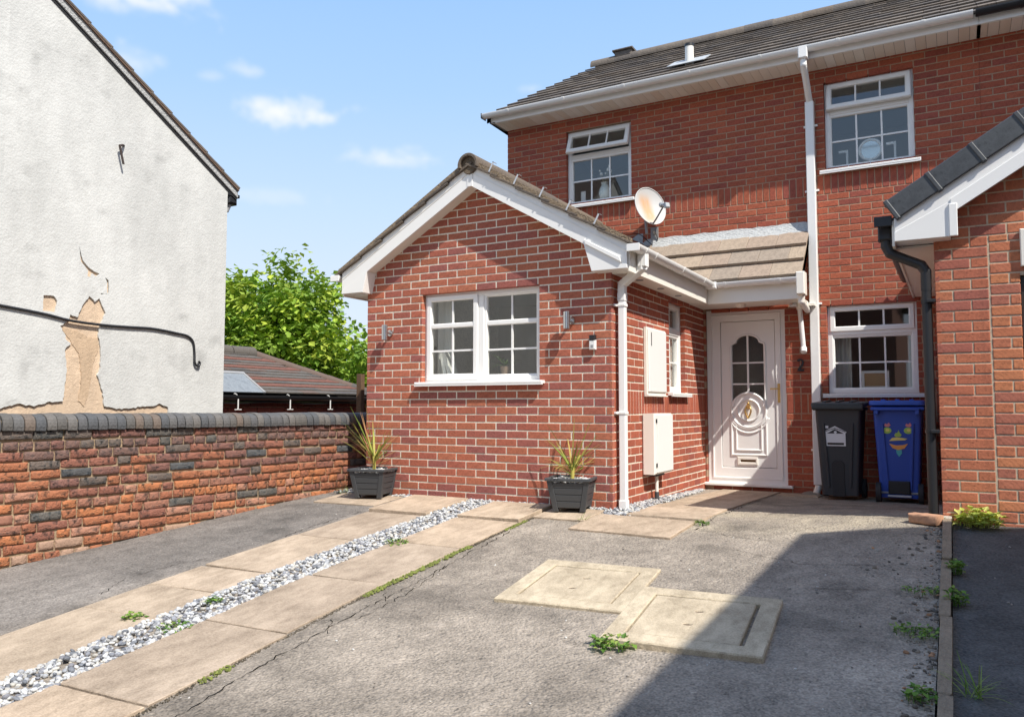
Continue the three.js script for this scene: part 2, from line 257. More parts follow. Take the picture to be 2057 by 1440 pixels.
// roof tiles laid from the eaves up: origin, unit vector along the eaves, unit vector up the slope
function layTiles(parent, o, along, upS, cols, rows, tw, gauge, mats, { singles = true, thick = .02, stagger = .5, keep, cols3 } = {}) {
  const u = new THREE.Vector3(...along).normalize(), v = new THREE.Vector3(...upS).normalize(), n = new THREE.Vector3().crossVectors(u, v).normalize(); const len = gauge + .075;
  const m0 = new THREE.Matrix4().makeBasis(u, v, n), q0 = new THREE.Quaternion().setFromRotationMatrix(m0), acc = new Acc();
  const g = box(-tw / 2 + .0015, tw / 2 - .0015, 0, len, -thick, 0, .003); const tl = new THREE.Quaternion().setFromAxisAngle(new THREE.Vector3(1, 0, 0), -Math.asin(thick * 1.05 / gauge));
  for (let r = 0; r < rows; r++) for (let c = -1; c < cols; c++) {
    const s = (r % 2 ? stagger : 0) * tw, a = c * tw + s; let l = Math.max(a, 0), rgt = Math.min(a + tw, cols * tw); if (rgt - l < .03) continue; if (keep && !keep(r, (l + rgt) / 2, cols * tw)) continue;
    const p = new THREE.Vector3(...o).addScaledVector(u, (l + rgt) / 2).addScaledVector(v, r * gauge).addScaledVector(n, thick * 2 + rr(-.0015, .002));
    const q = q0.clone().multiply(tl).multiply(new THREE.Quaternion().setFromEuler(new THREE.Euler(rr(-.004, .004), rr(-.005, .005), rr(-.004, .004)))), sx = (rgt - l) / tw;
    const single = typeof singles === 'function' ? singles(r, c) : singles;
    if (single) { const m = mesh('roof_tile', g, pick(mats), parent); m.position.copy(p); m.quaternion.copy(q); m.scale.x = sx; }
    else acc.add(g, new THREE.Matrix4().compose(p, q, new THREE.Vector3(sx, 1, 1)), pick(cols3 || mats.map(t => t.color.toArray())));
  }
  if (acc.p.length) { const m = mesh('tile_courses', acc.geo(), accBrickMat, parent); m.userData.kind = 'stuff'; }
}

// ================================================================ THE SETTING
function sheet(x0, x1, z0, z1, step, fn, col) {
  const nx = Math.max(1, Math.round((x1 - x0) / step)), nz = Math.max(1, Math.round((z1 - z0) / step)), P = [], U = [], C = [], I = [];
  for (let j = 0; j <= nz; j++) for (let i = 0; i <= nx; i++) { const x = x0 + (x1 - x0) * i / nx, z = z0 + (z1 - z0) * j / nz; P.push(x, fn(x, z), z); U.push(x, z); C.push(...col(x, z)); }
  for (let j = 0; j < nz; j++) for (let i = 0; i < nx; i++) { const a = j * (nx + 1) + i, b = a + 1, c = a + nx + 1, d = c + 1; I.push(a, c, b, b, c, d); }
  const g = new THREE.BufferGeometry(); g.setAttribute('position', new THREE.Float32BufferAttribute(P, 3)); g.setAttribute('uv', new THREE.Float32BufferAttribute(U, 2)); g.setAttribute('color', new THREE.Float32BufferAttribute(C, 3)); g.setIndex(I); g.computeVertexNormals(); return g;
}
const drift = (z) => .14 * smooth(2.3, 4.8, z);
const tarMat = new THREE.MeshStandardMaterial({ roughness: .93, vertexColors: true, map: rep(tarT, .42), bumpMap: rep(tarB, .42), bumpScale: .011 });
structure(mesh('ground', sheet(-90, 90, -90, 90, 3, (x, z) => gy(z) - .09, () => [.10, .095, .085]), tarMat), 'rough ground lying under and around the houses', 'ground');
const bump = (x, z) => .006 * (fbm(x * 1.6, z * 1.6, 3, 71) - .5) + .004 * (fbm(x * 7, z * 7, 3, 72) - .5) + .0035 * (fbm(x * 24, z * 24, 2, 73) - .5);
const driveY = (x, z) => gy(z, x) + bump(x, z) * 1.5;
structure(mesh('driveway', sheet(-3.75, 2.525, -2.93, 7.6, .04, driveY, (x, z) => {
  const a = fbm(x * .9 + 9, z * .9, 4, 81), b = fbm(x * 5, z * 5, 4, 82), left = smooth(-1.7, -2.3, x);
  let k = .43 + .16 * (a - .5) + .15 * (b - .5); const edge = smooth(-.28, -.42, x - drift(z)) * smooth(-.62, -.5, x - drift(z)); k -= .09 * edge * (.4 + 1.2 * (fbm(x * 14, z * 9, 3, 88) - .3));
  const worn = fbm(x * 2.2, z * 1.1, 4, 83); if (worn > .58) k += (worn - .58) * .5;
  const stain = fbm(x * 1.7 + 40, z * 3.1, 4, 84); if (stain < .40) k -= (.40 - stain) * .7;
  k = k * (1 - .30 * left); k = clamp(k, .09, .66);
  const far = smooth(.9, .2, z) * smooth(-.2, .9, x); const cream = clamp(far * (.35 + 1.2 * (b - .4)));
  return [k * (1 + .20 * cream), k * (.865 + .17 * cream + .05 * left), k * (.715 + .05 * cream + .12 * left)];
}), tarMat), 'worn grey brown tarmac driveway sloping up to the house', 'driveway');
structure(mesh('neighbouring_driveway', sheet(2.585, 9, -.1, 7.6, .06, (x, z) => driveY(Math.min(x, 2.6), z) - .012 + bump(x, z), (x, z) => { const b = fbm(x * 4, z * 4, 4, 85); const k = .13 + .08 * (b - .5); return [k, k * .97, k * .93]; }), tarMat), 'darker tarmac drive beyond the concrete kerb on the right', 'driveway');

// ---- concrete flags either side of the pebble strip and along the house
const slabMats = [[.51, .40, .295], [.46, .37, .278], [.53, .42, .31], [.44, .352, .268], [.49, .392, .295]].map(c => std(c, .95, { map: rep(slabT, .8), bumpMap: rep(grainB, 1.4), bumpScale: .0035 }));
const paving = structure(new THREE.Group(), 'buff concrete paving flags beside the pebble strip and house', 'paving'); paving.name = numbered('paving'); scene.add(paving);
function slab(x0, x1, z0, z1, lift = .014, yaw = 0, cutPts) {
  const cx = (x0 + x1) / 2, cz = (z0 + z1) / 2, w = x1 - x0, d = z1 - z0;
  const n = 9, pts = []; const edge = (ax, az, bx, bz) => { for (let i = 0; i < n; i++) { const t = i / n; pts.push([ax + (bx - ax) * t + rr(-.0025, .0025), az + (bz - az) * t + rr(-.0025, .0025)]); } };
  edge(-w / 2, -d / 2, w / 2, -d / 2); edge(w / 2, -d / 2, w / 2, d / 2); edge(w / 2, d / 2, -w / 2, d / 2); edge(-w / 2, d / 2, -w / 2, -d / 2);
  const g = poly(pts.map(([a, b]) => [a, -b]).reverse(), 0, .045, [], .004); g.rotateX(-Math.PI / 2);   // lies flat, top at y = 0
  g.translate(0, -.045, 0); boxUV(g); const uv = g.attributes.uv, ox = rnd() * 9, oz = rnd() * 9; for (let i = 0; i < uv.count; i++) uv.setXY(i, uv.getX(i) + ox, uv.getY(i) + oz);
  const m = mesh('paving_slab', g, pick(slabMats), paving); m.position.set(cx + drift(cz), gy(cz) + lift, cz); m.rotation.set(tilt(cz) + rr(-.006, .006), yaw + rr(-.008, .008) + (z0 > 2.4 ? .05 : 0), rr(-.006, .006), 'YXZ'); return m;
}
for (const [a, b] of [[.10, .74], [.75, 1.60], [1.615, 2.50], [2.515, 3.38], [3.395, 4.25], [4.265, 5.12], [5.13, 6.0]]) slab(-1.135, -.535, a, b, a < .5 ? .036 : .016);
for (const [a, b, x = 0] of [[.09, .78], [.80, 1.68], [1.695, 2.58], [2.595, 3.02], [3.03, 3.50], [3.515, 4.38], [4.395, 5.3]]) slab(-2.07 + x, -1.435, a, b, a < .5 ? .04 : a > 2.5 && a < 3.2 ? .010 : .016);
slab(-2.95, -2.22, .06, .56, .012, .05); slab(-.515, -.05, .08, .52, .014); slab(-.04, .80, .27, .83, .018, -.06); 
for (const [a, b] of [[-.60, .24], [-1.42, -.61], [-2.24, -1.43], [-2.86, -2.25]]) slab(.22, .86, a, b, .014);
slab(.88, 1.32, -2.88, -2.5, .010); 

// ---- pebbles
function scatter(name, label, cat, n, place, cols, size, mat) {
  const g = new THREE.IcosahedronGeometry(1, 1); const p = g.attributes.position; for (let i = 0; i < p.count; i++) { const x = p.getX(i), y = p.getY(i), z = p.getZ(i); const k = .86 + .3 * noise3(x * 1.7 + 9, y * 1.7 + 9, z * 1.7 + 9, 91); p.setXYZ(i, x * k, y * k, z * k); } g.computeVertexNormals();
  const im = new THREE.InstancedMesh(g, mat, n); const c = new THREE.Color();
  for (let i = 0; i < n; i++) { const [x, y, z] = place(i); const s = size(); im.setMatrixAt(i, mat4(x, y, z, rr(-.5, .5), rr(0, 6.3), rr(-.5, .5), [s * rr(.9, 1.5), s * rr(.55, .85), s * rr(.8, 1.1)])); const k = rr(.68, .98), q = pick(cols); im.setColorAt(i, c.setRGB(q[0] * k, q[1] * k, q[2] * k)); }
  im.name = numbered(name); im.castShadow = im.receiveShadow = true; im.userData = { kind: 'stuff', label, category: cat }; scene.add(im); return im;
}
const pebMat = std([1, 1, 1], .6), PEB = [[.60, .60, .59], [.50, .51, .52], [.64, .63, .59], [.40, .41, .43], [.27, .28, .31], [.56, .53, .47], [.17, .18, .20], [.58, .58, .58], [.42, .41, .39], [.23, .23, .25]];
scatter('pebble_strip', 'strip of white and grey pebbles running between the flags up to the house', 'pebbles', 6800, (i) => { const z = rr(.06, 5.6), w = .5 - .5 * Math.pow(rnd(), 3), x = -1.285 + (rnd() < .5 ? -1 : 1) * w * .29 * (.94 + .1 * rnd()); return [x + drift(z), gy(z) + (i % 3 ? rr(0, .012) : rr(.008, .026)), z]; }, PEB, () => rr(.0085, .0155), pebMat);
scatter('pebble_edging', 'white pebbles lining the foot of the brick extension and its corner', 'pebbles', 2900, (i) => { const t = rnd(); let x, z; if (t < .3) { x = rr(-2.35, 0); z = rr(.0, .075); } else if (t < .9) { const q = rnd(); z = .26 - q * 2.9; x = rr(.0, .06 + .20 * (1 - q)); } else { x = rr(-3.12, -2.7); z = rr(-.15, .09); } return [x, gy(z) + rr(.0, .022), z]; }, PEB, () => rr(.008, .0145), pebMat);
const GRIT = [[.18, .155, .13], [.26, .21, .16], [.40, .22, .12], [.42, .38, .33], [.11, .10, .09], [.16, .13, .10], [.22, .19, .16], [.13, .11, .09]];
scatter('loose_gravel', 'loose gravel and brick crumbs gathered against the kerb', 'gravel', 620, () => { const z = .3 + 4.4 * rnd(), d = Math.pow(rnd(), 2.2) * (.12 + .28 * smooth(.45, .6, noise2(z * 1.9, 3, 95))); const x = 2.515 - d; return [x, driveY(x, z) + .003, z]; }, GRIT, () => Math.pow(rnd(), 2.5) * .011 + .0025, std([1, 1, 1], .95));
scatter('scattered_grit', 'small pale stones and grit lying loose over the tarmac', 'gravel', 700, () => { const z = rr(.6, 5.2), x = rr(-3.0, 4.4); const y = x > 2.58 ? driveY(2.6, z) - .01 : driveY(x, z); return [x, y + .002, z]; }, [[.5, .47, .43], [.62, .6, .56], [.35, .31, .27], [.2, .18, .16]], () => .0018 + Math.pow(rnd(), 3) * .0065, std([1, 1, 1], .95));

// ---- kerb between the two drives
const kerb = structure(new THREE.Group(), 'line of narrow concrete edging stones between the two drives', 'kerb'); kerb.name = numbered('kerb'); scene.add(kerb);
for (let i = 0, z = -.03; i < 7; i++) { const L = i ? .905 : .20, zc = z + L / 2; const g = box(-.026, .026, -.15, 0, -L / 2 + .003, L / 2 - .003, .007); const m = mesh('kerb_stone', g, i ? M.concreteKerb ??= std([.31, .245, .175], .96, { map: rep(slabT, 2.3), bumpMap: rep(grainB, 2), bumpScale: .006 }) : std([.55, .50, .42], .95, { map: rep(slabT, 2) }), kerb); m.position.set(2.553 + rr(-.003, .003) + (i > 2 ? .004 * (i - 2) : 0), gy(zc, 2.55) + .034 + rr(-.004, .004), zc); m.rotation.set(-Math.atan((gy(zc + .3, 2.55) - gy(zc - .3, 2.55)) / .6) + rr(-.004, .004), rr(-.006, .006), rr(-.03, .03), 'YXZ'); z += L; }

// ---- two inspection covers
function inspectionCover(x, z, label, lift, gapR) {
  const t = thing('inspection_cover', label, 'drain cover', [x, gy(z) + lift, z], 0, 'concrete inspection covers in the drive'); t.rotation.set(tilt(z), THREE.MathUtils.degToRad(4.6), 0, 'YXZ');
  const w = .385, d = .415, iw = .285, id = .305;
  const fr = poly(rect(-w, w, -d, d), 0, .07, [rect(-iw, iw, -id, id).reverse()], .006); fr.rotateX(-Math.PI / 2); fr.translate(0, -.07, 0); boxUV(fr); mesh('frame', fr, M.concrete, t);
  const holes = [[-.02, -.1], [.0, .1]].map(([a, b]) => Array.from({ length: 12 }, (_, i) => [a + .022 * Math.cos(i / 6 * Math.PI), b + .013 * Math.sin(i / 6 * Math.PI)]).reverse());
  const cv = poly(rect(-iw + .008, iw - gapR, -id + .007, id - .009), 0, .05, holes, .005); cv.rotateX(-Math.PI / 2); cv.translate(0, -.054, 0); boxUV(cv); const c = mesh('cover', cv, std([.54, .455, .33], .96, { map: rep(slabT, 1.1), bumpMap: rep(grainB, 2), bumpScale: .003 }), t); c.rotation.z = .006;
  mesh('bed', box(-iw - .02, iw + .02, -.075, -.06, -id - .02, id + .02), M.blackMatt, t);
  for (const [a, b] of [[-.02, -.1], [.0, .1]]) { const bar = pipe([[a - .03, -.012, -b], [a + .03, -.012, -b]], .005, 8); mesh('lifting_bar', bar, std([.09, .05, .035], .8, { metalness: .3 }), t); }
  return t;
}
inspectionCover(.625, 2.06, 'concrete drain cover lying wholly in sunlight, the farther of the two', .022, .010);
inspectionCover(1.43, 2.42, 'concrete drain cover half crossed by the shadow, nearer the kerb', .034, .022);

// ---- dirt packed into the old cracks of the tarmac
{
  const P = [], I = []; const run = (pts, w) => { const L = []; for (let i = 0; i < pts.length - 1; i++) { const n = Math.max(2, Math.round(Math.hypot(pts[i + 1][0] - pts[i][0], pts[i + 1][1] - pts[i][1]) / .035)); for (let k = 0; k < n; k++) L.push([pts[i][0] + (pts[i + 1][0] - pts[i][0]) * k / n + rr(-.016, .016), pts[i][1] + (pts[i + 1][1] - pts[i][1]) * k / n + rr(-.008, .008)]); }
    const o = P.length / 3; L.forEach(([x, z], i) => { const q = L[Math.min(i + 1, L.length - 1)], p = L[Math.max(i - 1, 0)], dx = q[0] - p[0], dz = q[1] - p[1], l = Math.hypot(dx, dz) || 1, ww = w * rr(.1, .8); P.push(x - dz / l * ww, driveY(x, z) + .0045, z + dx / l * ww, x + dz / l * ww, driveY(x, z) + .0045, z - dx / l * ww); if (i) { const a = o + i * 2; I.push(a - 2, a - 1, a, a - 1, a + 1, a); } }); };
  run([[-.46, 1.0], [-.44, 1.6], [-.38, 2.2], [-.36, 2.9], [-.30, 3.6], [-.22, 4.3]], .0045); run([[-.40, 2.0], [-.30, 2.5], [-.27, 3.1]], .004); run([[-.44, 2.6], [-.30, 2.75]], .004); run([[-.42, 3.1], [-.26, 3.3]], .004);
  run([[-2.16, 3.3], [-2.35, 3.0], [-2.3, 2.6], [-2.15, 2.3]], .004); run([[-2.5, 3.6], [-2.3, 3.2], [-2.16, 3.0]], .003); run([[-2.13, 1.9], [-2.2, 1.3], [-2.15, .7]], .005); run([[1.3, 1.0], [1.75, 1.25], [2.3, 1.2]], .004); run([[1.85, 1.7], [2.2, 1.62], [2.48, 1.7]], .004); run([[1.0, .55], [1.5, .75], [1.9, .65]], .003); run([[.88, .5], [.9, -.3], [.89, -1.2], [.9, -2.2]], .006);
  const g = new THREE.BufferGeometry(); g.setAttribute('position', new THREE.Float32BufferAttribute(P, 3)); g.setIndex(I); g.computeVertexNormals(); const n = g.attributes.normal; for (let i = 0; i < n.count; i++) n.setXYZ(i, 0, 1, 0);
  const m = mesh('crack_dirt', g, std([.15, .12, .085], 1, { side: THREE.DoubleSide })); m.userData = { kind: 'stuff', label: 'dark dirt packed into the cracks of the old tarmac', category: 'dirt' };
}

// ================================================================ THE BRICK HOUSE
const D = -2.93;   // face of the main front wall; the extension's face is z = 0, its side wall x = 0
const house = thing('brick_house', 'red brick house with gabled front extension, white windows and white door', 'house');
const EXL = -2.76, AX = -1.39, AY = 3.23, SL = .58;   // extension's left edge, gable axis, apex of its bargeboards, slope
const dist = (bx, by, bz) => Math.hypot(bx - CAM.x, by - CAM.y, bz - CAM.z);

// ---- extension, front wall
{
  const wl = part('front_wall', house);
  const span = (y) => { const top = AY - .10; const hw = (top - y) / SL; return hw < .05 ? null : [Math.max(EXL, AX - hw), Math.min(0, AX + hw)]; };
  const hole = [-2.05, -.72, 1.145, 2.035];
  const out = [[EXL + .004, -.25], [-.004, -.25], [-.004, AY - .12 - SL * (-AX)], [AX, AY - .12], [EXL + .004, AY - .12 - SL * (AX - EXL)]];
  mesh('mortar', poly(out, -.24, -.0035, [rect(hole[0] - .003, hole[1] + .003, hole[2] - .003, hole[3] + .003).reverse()]), M.mortar, wl);
  const bl = layBricks({ x0: EXL, x1: 0, y0: -.225, y1: AY - .1, off: .1125, holes: [[hole[0], hole[1], hole[2], hole[3]]], span });
  fixBricks(bl.filter(b => b[1] > -.06), wl, REDS, { single: 300, mats: brickMats(REDS), near: (b) => dist(b[0], b[1], 0) });
}
// ---- extension, right side wall (u runs away from us along -z)
const sideHole = [1.60, 2.17, 1.05, 2.03];
{
  const wl = part('side_wall', house, 0, 0, 0, Math.PI / 2);
  mesh('mortar', poly([[.009, -.25], [2.93, -.25], [2.93, 2.22], [.009, 2.22]], -.2, -.0035, [rect(sideHole[0] - .003, sideHole[1] + .003, sideHole[2] - .003, sideHole[3] + .003).reverse()]), M.mortar, wl);
  const bl = layBricks({ x0: 0, x1: 2.93, y0: -.225, y1: 2.2, holes: [sideHole], soldiers: [[.825, 1.05]] });
  fixBricks(bl.map(b => b[0] < .12 ? [b[0] + .03, b[1], b[2] - .06 > .02 ? b[2] - .0 : b[2], b[3]] : b).map(b => b[0] - b[2] / 2 < .058 ? [(b[0] + b[2] / 2 + .058) / 2, b[1], b[0] + b[2] / 2 - .058, b[3]] : b).filter(b => b[2] > .01), wl, MAINREDS, {});
  // the ends of the front wall's bricks, seen on the corner
  const acc = new Acc(); for (let y = -.225; y < 2.15; y += .075) acc.add(brickGeo(.0565, .065, .03, .003, 1), mat4(.0288, y + .0375, 0), pick(REDS)); const m = mesh('brick_courses', acc.geo(), accBrickMat, wl); m.userData.kind = 'stuff';
}
{ // extension, left side wall
  const wl = part('side_wall', house, EXL, 0, 0, -Math.PI / 2);
  mesh('mortar', poly(rect(-2.93, -.009, -.25, 2.2), -.2, -.0065), M.mortar, wl);
  fixBricks(layBricks({ x0: -2.9, x1: -.06, y0: -.225, y1: 2.2 }), wl, REDS, {});
}
// ---- main front wall
const wins = { up1: [-1.82, -.905, 3.565, 4.575], up2: [1.42, 2.33, 3.565, 4.59], low: [1.395, 2.295, 1.045, 2.045], door: [.02, .94, -.02, 2.06] };
{
  const wl = part('main_wall', house, 0, 0, D);
  const hs = Object.values(wins).map(([a, b, c, d]) => [a, b, c, d]);
  mesh('mortar', poly([[-2.72, -.3], [2.95, -.3], [2.95, 4.80], [-2.72, 4.80]], -.24, -.0035, hs.map(([a, b, c, d]) => rect(a - .003, b + .003, c - .003, d + .003).reverse())), M.mortarTan, wl);
  const hide = (x, y) => x < -.02 && y < Math.min(3.1, AY - .2 - SL * Math.abs(x - AX));
  const bl = layBricks({ x0: -2.725, x1: 2.95, y0: -.225, y1: 4.78, holes: hs, soldiers: [[.825, 1.05], [3.30, 3.525]] }).filter(b => !hide(b[0], b[1]));
  fixBricks(bl, wl, MAINREDS, {});
  mesh('gable_end_wall', box(-2.722, -2.50, -.3, 4.8, -6.9, -.25), M.mortarTan, wl); mesh('rear_wall', box(-2.72, 2.95, -.3, 4.8, -7.1, -6.9), M.mortarTan, wl);
}
// ---- windows and door of the house
windowUnit(house, -1.385, 1.145, 0, 0, 1.33, .89, [[-.665, -.02, 0, .89, 2, 2, { rail: .66 }], [.0, .665, 0, .89, 2, 2, { rail: .66, fixed: true }]], { room: [2.4, 1.05, 2.4, M.roomDark] });
windowUnit(house, 0, 1.05, -1.885, Math.PI / 2, .57, .98, [[-.285, .285, 0, .66, 2, 2, { fixed: true }], [-.285, .285, .66, .98, 2, 1, { fixed: true }]], { room: null });
windowUnit(house, -1.3625, 3.565, D, 0, .915, 1.01, [[-.4575, .4575, 0, .67, 3, 2, { fixed: true }], [-.4575, .4575, .67, 1.01, 3, 1, { open: .38 }]], { room: [1.9, 1.1, 2.2, M.room] });
windowUnit(house, 1.875, 3.565, D, 0, .91, 1.025, [[-.455, .455, 0, .68, 3, 2, { fixed: true }], [-.455, .455, .68, 1.025, 3, 1, { open: .17 }]], { room: [1.9, 1.1, 2.2, M.room] });
windowUnit(house, 1.845, 1.045, D, 0, .90, 1.0, [[-.45, .45, 0, .68, 3, 2, { fixed: true }], [-.45, .45, .68, 1.0, 3, 1, {}]], { room: [1.7, 1.15, 2.2, M.roomDark] });
{
  const door = part('front_door', house, 0, 0, D); const Z = -.05;
  mesh('door_frame', poly(rect(.02, .94, .0, 2.06), Z - .07, Z, [rect(.185, .815, .19, 1.915).reverse()], .006), M.upvc, door);
  mesh('frame_bead', poly(rect(.075, .885, .06, 2.0), Z - .002, Z + .012, [rect(.095, .865, .08, 1.98).reverse()], .005), M.upvc, door);
  const gl = [[.318, 1.0], [.318, 1.635]]; // glazed opening: shouldered arch above, concave arc below
  for (let i = 1; i <= 4; i++) gl.push([.318 + .045 * i / 4, 1.635 + .018 * Math.sin(i / 4 * Math.PI / 2)]);
  for (let i = 0; i <= 14; i++) { const a = Math.PI - i / 14 * Math.PI; gl.push([.5 + .13 * Math.cos(a), 1.66 + .085 * Math.sin(a)]); }
  for (let i = 3; i >= 0; i--) gl.push([.682 - .045 * i / 4 - .0 + .0, 1.635 + .018 * Math.sin(i / 4 * Math.PI / 2)]);
  gl.push([.682, 1.0], [.682, .945]); const bot = []; for (let i = 0; i <= 14; i++) { const a = i / 14 * Math.PI; bot.push([.5 + .165 * Math.cos(a), .905 + .165 * Math.sin(a)]); } gl.push(...bot, [.318, .945]);
  mesh('leaf', poly(rect(.19, .81, .195, 1.91), Z - .06, Z - .012, [gl.slice().reverse()], .003), M.upvc, door);
  mesh('glazing_moulding', tube(gl.map(([a, b]) => [.5 + (a - .5) * 1.06, 1.34 + (b - 1.34) * 1.018, Z - .010]), .013, 160, 7, true), M.upvc, door);
  const pg = poly(gl, Z - .04, Z - .036); mesh('pane', pg, M.frosted, door);
  mesh('glazing_bar', box(.489, .511, 1.07, 1.745, Z - .034, Z - .020), M.upvc, door);
  for (const y of [1.17, 1.42]) mesh('glazing_bar', box(.318, .682, y - .009, y + .009, Z - .0345, Z - .0205), M.upvc, door);
  for (const [r, w] of [[.20, .014], [.125, .013]]) mesh('ring_moulding', (() => { const g = new THREE.TorusGeometry(r, w, 7, 48); g.translate(.5, .86, Z - .010); return g; })(), M.upvc, door);
  const low = (o) => { const p = [[.30 + o, .34 + o], [.70 - o, .34 + o], [.70 - o, .74 - o]]; for (let i = 0; i <= 12; i++) { const a = -Math.PI * .12 - i / 12 * Math.PI * .76; p.push([.5 + (.215 + o * .5) * Math.cos(a), .86 + (.215 + o * .9) * Math.sin(a)]); } p.push([.30 + o, .74 - o]); return p; };
  for (const o of [0, .055]) { const p = low(o), g = []; for (let i = 0; i < p.length; i++) { const a = p[i], b = p[(i + 1) % p.length]; g.push(pipe([[a[0], a[1], Z - .011], [b[0], b[1], Z - .011]], .0125, 8)); const s = new THREE.SphereGeometry(.0125, 8, 6); s.translate(a[0], a[1], Z - .011); g.push(s); } mesh('panel_moulding', mg(g), M.upvc, door); }
  mesh('letter_plate', poly(rect(.365, .60, .225, .315), Z - .012, Z + .008, [rect(.40, .575, .255, .285).reverse()], .005), M.upvcOld, door);
  mesh('letter_flap', box(.398, .577, .253, .287, Z - .012, Z - .004), M.brassDark ??= std([.16, .10, .05], .5, { metalness: .5 }), door);
  mesh('knocker', mg([new THREE.CylinderGeometry(.026, .03, .02, 14).rotateX(Math.PI / 2).translate(.5, .905, Z), tube([[.48, .90, Z + .012], [.466, .86, Z + .018], [.484, .80, Z + .02], [.5, .772, Z + .02], [.516, .80, Z + .02], [.534, .86, Z + .018], [.52, .90, Z + .012]], .010, 30, 7), new THREE.SphereGeometry(.016, 10, 8).translate(.5, .94, Z + .004)]), M.brass, door);
  mesh('handle', mg([box(.838, .868, .95, 1.17, Z + .0, Z + .012, .004), pipe([[.853, 1.11, Z + .012], [.853, 1.11, Z + .05], [.765, 1.108, Z + .052]], .009, 10), new THREE.CylinderGeometry(.009, .009, .014, 10).rotateX(Math.PI / 2).translate(.853, 1.0, Z + .014)]), M.brass, door);
  mesh('door_sill', box(-.03, 1.0, -.02, .012, Z - .1, .06, .006), M.upvc, door);
  mesh('hall_lining', mg([box(-.4, 1.2, -.1, -.05, -3, -.13), box(-.4, 1.2, 2.1, 2.15, -3, -.13), box(-.45, -.4, -.1, 2.15, -3, -.13), box(1.2, 1.25, -.1, 2.15, -3, -.13), box(-.45, 1.25, -.1, 2.15, -3.05, -3)]), M.roomDark, door);
  const sp = mesh('number_plate', poly([[-.045, .07], [-.045, .05], [-.02, .045], [.0, .06], [.02, .05], [.022, .03], [.0, .0], [-.04, -.045], [-.045, -.07], [.045, -.07], [.045, -.045], [.0, -.045], [.035, 0], [.046, .03], [.04, .06], [.015, .078], [-.02, .08]], 0, .012, [], .002), M.black, door); sp.position.set(1.105, 1.37, .006); sp.name = 'house_number';
  sp.scale.set(.8, .95, 1);
}
